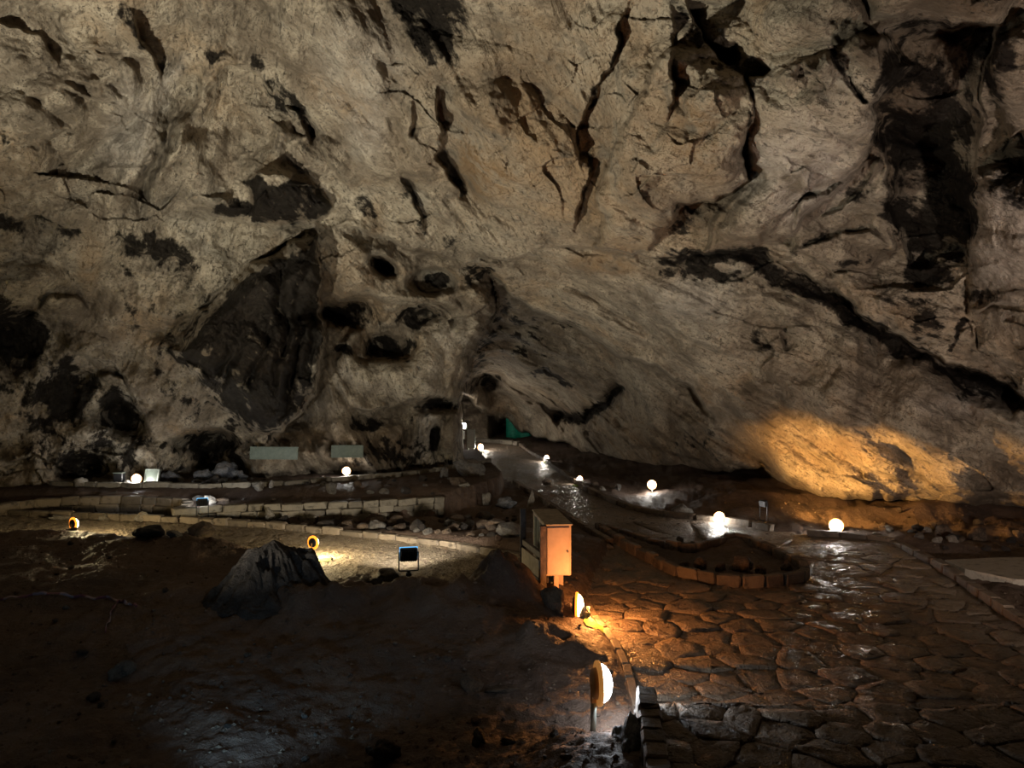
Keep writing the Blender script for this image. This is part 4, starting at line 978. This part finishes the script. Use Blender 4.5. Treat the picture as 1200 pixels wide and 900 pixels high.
# ------------------------------------------------------------------ kerbs and low walls of cut stones
def block_mesh(seed, bev=.09):
    rng = random.Random(seed); bm = bmesh.new(); bmesh.ops.create_cube(bm, size=1.0)
    bmesh.ops.bevel(bm, geom=list(bm.edges), offset=bev, segments=1, affect='EDGES')
    for v in bm.verts: v.co += Vector((rng.gauss(0, .025), rng.gauss(0, .03), rng.gauss(0, .03)))
    me = bpy.data.meshes.new('stone_block'); bm.to_mesh(me); bm.free(); return me
BLOCKS = [block_mesh(i) for i in range(6)]
def course(parent, pts, length, width, height, z, mat, seed, name='stone_block', gap=.012, offset=0.0, dz=.006):
    """cut stones laid end to end along a polyline (world x, y); z is a height or a function of x, y for their foot"""
    rng = random.Random(seed); pts = [Vector((*p, 0)) for p in pts]; cum = [0]
    for a, b in zip(pts, pts[1:]): cum.append(cum[-1]+(b-a).length)
    def pt(s):
        s = min(max(s, 0), cum[-1])
        for i in range(len(pts)-1):
            if s <= cum[i+1]: return pts[i].lerp(pts[i+1], (s-cum[i])/max(cum[i+1]-cum[i], 1e-6))
        return pts[-1]
    s = -offset
    while s < cum[-1]-.05:
        L = length*rng.uniform(.75, 1.25); a, b = pt(max(s, 0)), pt(s+L); d = b-a
        if d.length > .06:
            m = (a+b)/2; me = rng.choice(BLOCKS)
            o = bpy.data.objects.new(name, me); C.objects.link(o); o.parent = parent
            if not me.materials: me.materials.append(mat)
            o.material_slots[0].link = 'OBJECT'; o.material_slots[0].material = mat
            h = height*rng.uniform(.94, 1.06); zz = z(m.x, m.y) if callable(z) else z
            o.location = (m.x, m.y, zz+h/2+rng.gauss(0, dz)); o.rotation_euler = (rng.gauss(0, .015), rng.gauss(0, .015), math.atan2(d.y, d.x)+rng.gauss(0, .015))
            o.scale = (max(d.length-gap, .05), width*rng.uniform(.92, 1.08), h)
        s += L
def run(name, label, cat='kerb'):
    return thing(name, label, cat)
w = run('low_wall', 'low pale wall of cut stones between rubble bank and terrace', 'wall')
for c in range(3): course(w, WALL, .34, .16, .115, lambda x, y, c=c: .0+c*.117, BLOCK, 20+c, offset=.17*(c % 2))
ring = [(PIT_C[0]+PIT_R[0]*1.03*math.cos(a), PIT_C[1]+PIT_R[1]*1.03*math.sin(a)) for a in np.linspace(3.3, -.25, 30)]
w = run('sunken_ring_wall', 'curved stone wall round the sunken ring at the left', 'wall')
for c in range(4): course(w, ring, .36, .16, .155, lambda x, y, c=c: -.28+c*.157, KERB, 30+c, offset=.17*(c % 2))
k = run('kerb', 'stone kerb along the far side of the gravel path'); course(k, MID_FAR, .36, .12, .16, .08, KERB, 41, 'kerb_stone')
k = run('kerb', 'thin kerb along the foot of the back wall by the lamps')
BK = [along(60, 15.5), along(100, 15.35), along(160, 15.25), along(230, 15.1), along(320, 15.3), along(400, 16.3), along(470, 17.0), along(520, 18.1), along(545, 18.8), along(562, 19.4), along(574, 20.3)]
course(k, BK, .5, .14, .12, lambda x, y: max(zg(x, y)-.03, .1), BLOCK, 42, 'kerb_stone')
k = run('kerb', 'dark stone kerb along the left edge of the wet path by the near lamps')
course(k, [at(748,838), at(736,790), at(721,757), at(698,728), at(683,704)], .34, .075, .085, lambda x, y: -.03, KERB_WET, 43, 'kerb_stone')
k = run('kerb', 'low kerb from the cabinet up into the passage, left of the path')
course(k, [at(716,640), at(672,613), at(629,583), at(602,567)], .45, .10, .12, lambda x, y: -.02, KERB_WET, 44, 'kerb_stone')
k = run('kerb', 'stone kerb round the triangular bed of brown stones')
course(k, BED+[BED[0]], .30, .10, .15, lambda x, y: -.01, KERB_WET, 45, 'kerb_stone')
k = run('kerb', 'long stone kerb down the right side of the wet path')
course(k, [at(u, v) for u, v in [(945,627),(1000,631),(1050,642),(1100,665),(1150,700),(1200,735),(1310,812)]], .42, .12, .13, lambda x, y: -.02, KERB_WET, 46, 'kerb_stone')
k = run('kerb', 'kerb on the right of the passage path beside the white lamps')
course(k, [(.32,29.5)]+[at(u, v) for u, v in [(640,541),(690,577),(740,598),(790,607),(850,612),(905,622)]], .55, .12, .13, lambda x, y: max(zg(x, y)-.04, -.02), KERB_WET, 47, 'kerb_stone')
k = run('kerb', 'far kerb curving away through the passage mouth')
course(k, [(-1.55,31.2),(-.95,30.9),(-.4,30.4),(.25,29.6)], .8, .16, .16, lambda x, y: zg(x, y), BLOCK, 48, 'kerb_stone')
w = run('landing_wall', 'narrow stone wall at the left edge of the raised landing', 'wall')
LW = [(.895,5.16),(.865,4.85),(.80,4.3),(.76,3.9),(.70,3.2)]
for c in range(3): course(w, LW, .15, .135, .17, -.05+c*.158, KERB_WET, 50+c, offset=.06*(c % 2), gap=.008)
bm = bmesh.new(); t_ = [bm.verts.new((a, b, .115)) for a, b in SLAB]; b_ = [bm.verts.new((a, b, -.1)) for a, b in SLAB]; bm.faces.new(t_)
for i in range(len(t_)):
    j = (i+1) % len(t_); bm.faces.new((t_[i], b_[i], b_[j], t_[j]))
tag(bm_obj('concrete_slab', bm, block_material('bare_concrete', (.20, .175, .14), (.27, .24, .195))), 'pale concrete slab beyond the right kerb', 'slab')

# ------------------------------------------------------------------ lamps
BEAMS = {'white_diffuser': ((.86, .93, 1.0), 22), 'passage_white_diffuser': ((1.0, .90, .76), 42), 'far_white_diffuser': ((1.0, .95, .86), 50), 'warm_diffuser': ((1.0, .36, .085), 135), 'yellow_diffuser': ((1.0, .78, .42), 170)}
def bulkhead(x, y, z, d, face, label, diffuser, bezel, post=None, tilt=0.0, group=None, stub=True, dome=.34):
    """round bulkhead lamp: back box, amber bezel ring, opal dome; faces along +x before it is turned"""
    root = thing('bulkhead_lamp', label, 'lamp', (x, y, z), face, group)
    M = Matrix.Rotation(R(90)-tilt, 4, 'Y'); r = d/2
    bm = bmesh.new(); add_lathe(bm, [(0, -.17*d), (.55*r, -.17*d), (.66*r, -.14*d), (.70*r, -.06*d), (.72*r, -.03*d)], 20, M)
    bm_obj('housing', bm, BLACK_METAL if bezel is AMBER else AMBER_BOX, root, True)
    bm = bmesh.new(); add_lathe(bm, [(.60*r, -.06*d), (.97*r, -.06*d), (r, -.04*d), (r, .02*d), (.96*r, .035*d), (.86*r, .035*d), (.84*r, .01*d), (.60*r, .0)], 28, M)
    bm_obj('bezel', bm, bezel, root, False)
    bm = bmesh.new(); n = 7
    add_lathe(bm, [(.86*r*math.cos(a), .03*d+dome*d*math.sin(a)) for a in np.linspace(0, math.pi/2, n)], 28, M)
    bm_obj('diffuser', bm, diffuser, root, True)
    colr, L = BEAMS[diffuser.name]
    ld = bpy.data.lights.new('lamp_light', 'POINT'); ld.energy = 4*math.pi*L*math.pi*r*r*.85; ld.color = colr; ld.shadow_soft_size = .36*d
    lo = bpy.data.objects.new('lamp_light', ld); C.objects.link(lo); lo.parent = root
    lo.location = M @ Vector((0, 0, (.05+dome+.2)*d)); lo.rotation_euler = (M.to_3x3() @ Vector((0, 0, 1))).to_track_quat('-Z', 'Y').to_euler()
    if post is not None:
        bm = bmesh.new(); add_cyl(bm, (-.14*d, 0, post-z), (-.12*d, 0, -.36*d), .05*d+.006, None, 12)
        bm_obj('post', bm, STEEL, root, True)
        bm = bmesh.new(); add_box(bm, (-.19*d, -.07*d, -.44*d), (-.07*d, .07*d, .0), .006); bm_obj('bracket', bm, AMBER_BOX, root)
    return root
bulkhead(.606, 5.35, .365, .305, R(4), 'near white dome lamp on a grey post, seen from the side', WHITE_LAMP, AMBER_DIM, post=.0, dome=.27)
bulkhead(.655, 7.72, .225, .262, R(-8), 'amber-rimmed lamp glowing by the stone at the cabinet foot', WARM_LAMP, AMBER, post=.02, dome=.22)
x, y = along(86, 11.35); bulkhead(x, y, .385, .19, R(60), 'amber ring lamp far left, seen from behind on a round stone', WARM_BACK, AMBER, post=.15, dome=.3)
x, y = along(367, 10.05); bulkhead(x, y, .375, .18, R(62), 'amber ring lamp behind the dark stump, seen from behind', WARM_BACK, AMBER, post=.15, dome=.3)
for u, v, yy, d, fc, lb in [(160,561,15.6,.20,-80,'white lamp at the foot of the left wall beside the tilted panel'), (406,552,16.75,.19,-85,'white lamp in the middle of the back wall foot'),
        (563,524,28.0,.26,-50,'small white lamp beside the notice board in the passage mouth'), (641,537,24.3,.22,-140,'white lamp at the passage kerb, farthest of the row on the right'),
        (680,562,18.9,.20,-140,'white lamp second in the row beside the passage kerb'), (764,568,17.4,.22,-115,'bright bluish white lamp on the dark bank right of the passage'),
        (843,606,13.65,.20,-115,'white lamp across the path behind the triangular bed'), (980,616,12.7,.24,-125,'white oval lamp at the bend of the right kerb')]:
    x = (u-600)/F*yy; z = EYE-(v-450)/F*yy
    bulkhead(x, yy, z, d, R(fc), lb, WHITE_PASSAGE if yy > 18 else WHITE_FAR, AMBER_DIM, post=min(zg(x, yy), z-.5*d)-.02, dome=.3)
def moss(u, y, rx, ry, label, seed, z=None):
    x = (u-600)/F*y; rs = np.random.RandomState(seed); n = 18; V = [(0, 0, .02)]
    for i in range(n):
        a = 2*math.pi*i/n; k = rs.uniform(.7, 1.15); V.append((rx*k*math.cos(a), ry*k*math.sin(a), 0))
    o = link('moss', mesh_np('moss', [(x+a, y+b, zg(x+a, y+b)+.012+c if z is None else z+c) for a, b, c in V], tris=np.array([(0, 1+i, 1+(i+1) % n) for i in range(n)])), MOSS)
    tag(o, label, None, None, 'stuff')
moss(698, 7.55, .13, .16, 'green film on the ground under the amber lamp', 1)
moss(379, 10.0, .11, .12, 'bright green film right of the lamp behind the stump', 2)
moss(93, 11.55, .13, .1, 'green film beside the far left amber lamp', 3)
moss(677, 18.5, .16, .25, 'green film under the passage lamp', 4); moss(640, 23.8, .14, .3, 'green film under the far passage lamp', 5); moss(564, 27.4, .12, .3, 'green film by the notice board lamp', 6)

# floodlights: a black body on a bracket, its lit glass and rim turned away from us
def floodlight(key, label, w, h, base_z, scale_y=1.0, roll=0.0):
    (p, aim, e, cone, blend, colr) = FLOODS[key]
    d = (Vector(aim)-Vector(p)).normalized(); az = math.atan2(d.y, d.x); el = math.asin(d.z)
    root = thing('floodlight', label, 'floodlight', (p[0], p[1], base_z), az)
    hz = p[2]-base_z; el = min(el, R(22))
    T = Matrix.Translation((0, 0, hz)) @ Matrix.Rotation(-el, 4, 'Y')
    bm = bmesh.new(); add_box(bm, (-.30*w, -w/2, -h/2), (-.03*w, w/2, h/2), .012, T)
    for i in range(7):
        yy = -w*.4+i*w*.8/6; add_box(bm, (-.40*w, yy-.006, -h*.4), (-.29*w, yy+.006, h*.4), 0, T)
    bm_obj('housing', bm, BLACK_METAL, root)
    bm = bmesh.new(); add_box(bm, (-.035*w, -w*.52, -h*.52), (-.012*w, w*.52, h*.52), .003, T); bm_obj('rim', bm, BLACK_METAL if key == 'amber' else FLOOD_RIM, root)
    bm = bmesh.new(); add_box(bm, (-.012*w, -w*.45, -h*.45), (-.004*w, w*.45, h*.45), 0, T); bm_obj('glass', bm, FLOOD_GLASS, root)
    bm = bmesh.new()
    for s in (-1, 1): add_box(bm, (-.18*w, s*w*.55-.008, -hz*.0+.03), (-.12*w, s*w*.55+.008, hz+.02), .003)
    add_box(bm, (-.19*w, -w*.56, .02), (-.11*w, w*.56, .035), .003); bm_obj('bracket', bm, BLACK_METAL, root)
    bm = bmesh.new(); add_cyl(bm, (-.15*w, 0, -.04), (-.15*w, 0, .03), .05*w+.01, None, 12); add_box(bm, (-.30*w, -.16*w, -.03), (.02*w, .16*w, .004), .004); bm_obj('foot', bm, BLACK_METAL, root)
    ld = bpy.data.lights.new('beam', 'SPOT'); ld.energy = e; ld.spot_size = R(cone); ld.spot_blend = blend; ld.color = colr; ld.shadow_soft_size = .08
    lo = bpy.data.objects.new('beam', ld); C.objects.link(lo); lo.location = Vector(p)+d*.06; lo.rotation_euler = (d.to_track_quat('-Z', 'Y') @ Euler((0, 0, roll)).to_quaternion()).to_euler(); lo.scale = (1, scale_y, 1)
    return root
floodlight('left', 'floodlight on the front earth aimed at the roof', .34, .26, zg(-2.9, 3.95))
floodlight('front', 'floodlight low on the front earth with a bluish beam', .20, .14, zg(-1.80, 4.40)-.03)
floodlight('right', 'floodlight on the landing aimed at the right wall', .34, .26, LAND_Z+.02)
floodlight('amber', 'small dark floodlight under the amber-lit slab', .15, .12, zg(4.42, 13.45), .36, R(-13))
floodlight('middle', 'black floodlight with a blue rim beside pale stones on the gravel', .205, .165, zg(-1.22, 9.05)+.08)
floodlight('bank', 'small black floodlight with a blue rim at the left end of the low wall', .17, .13, zg(-5.22, 12.95))

# ------------------------------------------------------------------ cabinet, frame, boards
cx, cy = .50, 8.42
root = thing('electrical_cabinet', 'cream metal cabinet on two legs beside the dark wooden frame', 'cabinet', (.505, 8.3, 0.02), math.atan2(1.0, -.11)-math.pi/2)
W2, H0, H1, DP = .14, .355, .90, 1.0
bm = bmesh.new(); add_box(bm, (-W2, .012, H0), (W2, DP, H1), .006); bm_obj('body', bm, CABINET, root)
bm = bmesh.new(); add_box(bm, (-W2+.012, -.008, H0+.018), (W2-.022, .012, H1-.02), .004); d_ = bm_obj('door', bm, CABINET, root)
bm = bmesh.new(); add_cyl(bm, (W2-.045, -.02, .62), (W2-.045, -.006, .62), .012, None, 12); bm_obj('lock', bm, BLACK_METAL, d_)
bm = bmesh.new(); add_box(bm, (-W2-.012, -.01, H1), (W2+.012, .50, H1+.018), .004); bm_obj('lid', bm, CABINET_TOP, root)
bm = bmesh.new(); add_box(bm, (-W2-.012, .505, H1), (W2+.012, DP+.012, H1+.016), .004); bm_obj('lid', bm, CABINET_TOP, root)
for xx, yy in ((-.02, .06), (-.02, .92)):
    bm = bmesh.new(); add_box(bm, (xx-.028, yy-.028, -.12), (xx+.028, yy+.028, H0+.01), .004); bm_obj('leg', bm, DARK_WOOD if yy > .5 else plain('brown_leg_paint', (.20, .12, .08), .5), root)
for j, xx in enumerate((-.11, .06)):
    bm = bmesh.new(); add_box(bm, (xx-.035, .30, .16), (xx+.045, .33, H0+.01), .003); bm_obj('conduit_cover', bm, CABINET, root)
bm = bmesh.new(); add_box(bm, (-W2-.008, .14, .40), (-W2+.004, .44, .86), .003); bm_obj('glass_pane', bm, PANEL, root)
bm = bmesh.new(); add_box(bm, (-W2-.008, .52, .40), (-W2+.004, .90, .86), .003); bm_obj('glass_pane', bm, PANEL, root)
# the wooden frame at its left
fr = thing('wooden_frame', 'dark wooden frame of posts and rails left of the cabinet', 'frame', (0, 0, 0))
PA, PB = Vector((.335, 8.26, 0)), Vector((.13, 9.05, 0))
for p, top in ((PA, .93), (PB, .985)):
    bm = bmesh.new(); add_box(bm, (p.x-.035, p.y-.035, -.15), (p.x+.035, p.y+.035, top), .006); bm_obj('post', bm, DARK_WOOD, fr)
for z0 in (.26, .56):
    bm = bmesh.new(); d = PB-PA; Mx = Matrix.Translation(PA) @ Matrix.Rotation(math.atan2(d.y, d.x), 4, 'Z')
    add_box(bm, (.03, -.02, z0), (d.length-.03, .02, z0+.07), .005, Mx); bm_obj('rail', bm, DARK_WOOD, fr)
for z0, z1 in ((.35, .54), (.05, .24)):
    bm = bmesh.new(); add_box(bm, (.05, .022, z0), (d.length-.06, .034, z1), .002, Mx); bm_obj('board', bm, plain('weathered_board', (.30, .25, .18), .7), fr)

def panel(u, v, yy, w, h, yaw, tilt, label, mat, name='information_panel', legs=True, foot=None):
    x = (u-600)/F*yy; z = EYE-(v-450)/F*yy
    root = thing(name, label, 'panel', (x, yy, z), R(yaw))
    M = Matrix.Rotation(R(tilt), 4, 'X')
    bm = bmesh.new(); add_box(bm, (-w/2, -.012, -h/2), (w/2, .012, h/2), .004, M); bm_obj('face', bm, mat, root)
    bm = bmesh.new(); t = .022
    for lo, hi in (((-w/2-t, -.02, h/2), (w/2+t, .02, h/2+t)), ((-w/2-t, -.02, -h/2-t), (w/2+t, .02, -h/2)), ((-w/2-t, -.02, -h/2), (-w/2, .02, h/2)), ((w/2, -.02, -h/2), (w/2+t, .02, h/2))): add_box(bm, lo, hi, 0, M)
    bm_obj('frame', bm, mat if not legs else STEEL, root)
    if legs:
        ft = (zg(x, yy) if foot is None else foot)-z-.03
        for s in (-1, 1):
            bm = bmesh.new(); add_box(bm, (s*w*.4-.02, .015, ft), (s*w*.4+.02, .05, 0), .003); bm_obj('leg', bm, STEEL, root)
    return root
panel(178, 558, 15.7, .28, .24, -12, -14, 'tilted pale green panel beside the left wall lamp', PANEL)
panel(321, 531, 16.2, .98, .22, -4, -6, 'long pale green panel at the foot of the back wall, left of two', PANEL, legs=False)
panel(407, 529, 16.45, .64, .22, 0, -6, 'pale green panel at the foot of the back wall, above the lamp', PANEL, legs=False)
panel(552, 514, 27.6, .26, .62, -8, 0, 'upright grey notice board in the passage mouth', BOARD, 'notice_board')
bx = thing('control_box', 'small dark box on the ground left of the left wall lamp', 'box', ((140-600)/F*15.7, 15.7, zg((140-600)/F*15.7, 15.7)))
bm = bmesh.new(); add_box(bm, (-.09, -.07, .0), (.09, .07, .22), .008); bm_obj('body', bm, BLACK_METAL, bx)
bm = bmesh.new(); add_box(bm, (-.10, -.08, .22), (.10, .08, .24), .004); bm_obj('lid', bm, PANEL, bx)
# lamp on a tall post in the passage
yy = 28.4; x = (543-600)/F*yy; z = EYE-(500-450)/F*yy; g0 = zg(x, yy)
lp = thing('post_lamp', 'white lamp on top of a tall dark post in the passage', 'lamp', (x, yy, g0))
bm = bmesh.new(); add_cyl(bm, (0, 0, -.1), (0, 0, z-g0-.10), .035, None, 10); bm_obj('post', bm, BLACK_METAL, lp, True)
bm = bmesh.new(); add_lathe(bm, [(0, z-g0-.11), (.11, z-g0-.11), (.12, z-g0-.07), (.06, z-g0-.05)], 18); bm_obj('collar', bm, STEEL, lp, True)
bm = bmesh.new(); bmesh.ops.create_uvsphere(bm, u_segments=18, v_segments=12, radius=.11, matrix=Matrix.Translation((0, 0, z-g0+.03))); bm_obj('globe', bm, glow('passage_globe', (1.0, .90, .78), 170, sampled=True), lp, True)
bm = bmesh.new(); add_box(bm, (-.05, -.05, .45), (.05, -.02, .75), .004); bm_obj('junction_box', bm, BOARD, lp)
# green tarpaulin hung in the passage
yy = 33.2; bm = bmesh.new(); rs = np.random.RandomState(3); grid = []
for j in range(7):
    row = []
    for i in range(9):
        s, t = i/8, j/6; w_ = 1.05+.3*t; row.append(bm.verts.new((s*1.1, .10*math.sin(s*11+t*2)+.03*rs.randn(), (1-t)*1.15)))
    grid.append(row)
for a, b in zip(grid, grid[1:]):
    for i in range(8): bm.faces.new((a[i], a[i+1], b[i+1], b[i]))
o = bm_obj('tarpaulin', bm, TARP, None, True); o.location = ((593-600)/F*yy, yy, EYE-(510-450)/F*yy-.2); sm = o.modifiers.new('thickness', 'SOLIDIFY'); sm.thickness = .012
tag(o, 'green tarpaulin hanging in the passage behind the rock lip', 'tarpaulin')
# striped tape on the ground, lower left
def tape(pts, name, label):
    bm = bmesh.new(); prev = None; rs = random.Random(5); P3 = []
    for (u0, v0, y0), (u1, v1, y1) in zip(pts, pts[1:]):
        for i in range(14):
            s = i/14; yy = y0+(y1-y0)*s; uu = u0+(u1-u0)*s; x = (uu-600)/F*yy; P3.append(Vector((x, yy, float(zf([x], [yy])[0])+.02+.006*math.sin(len(P3)*.9))))
    for i, p in enumerate(P3):
        t = (P3[min(i+1, len(P3)-1)]-P3[max(i-1, 0)]).normalized(); a = .9*math.sin(i*.55)+1.0
        nrm = Vector((-t.y, t.x, 0)).normalized()*math.cos(a)*.016+Vector((0, 0, 1))*math.sin(a)*.016
        r = [bm.verts.new(p-nrm), bm.verts.new(p+nrm)]
        if prev: bm.faces.new((prev[0], r[0], r[1], prev[1]))
        prev = r
    o = bm_obj(name, bm, TAPE, None, True); sm = o.modifiers.new('thickness', 'SOLIDIFY'); sm.thickness = .002
    tag(o, label, 'tape')
tape([(-20,692,7.6),(40,689,7.75),(95,686,7.85),(138,689,7.75),(150,694,7.6),(162,693,7.55)], 'barrier_tape', 'pink striped tape lying across the dark earth, lower left')
tape([(140,690,7.72),(130,700,7.4),(123,716,7.0)], 'barrier_tape', 'short end of pink striped tape hanging down the slope')
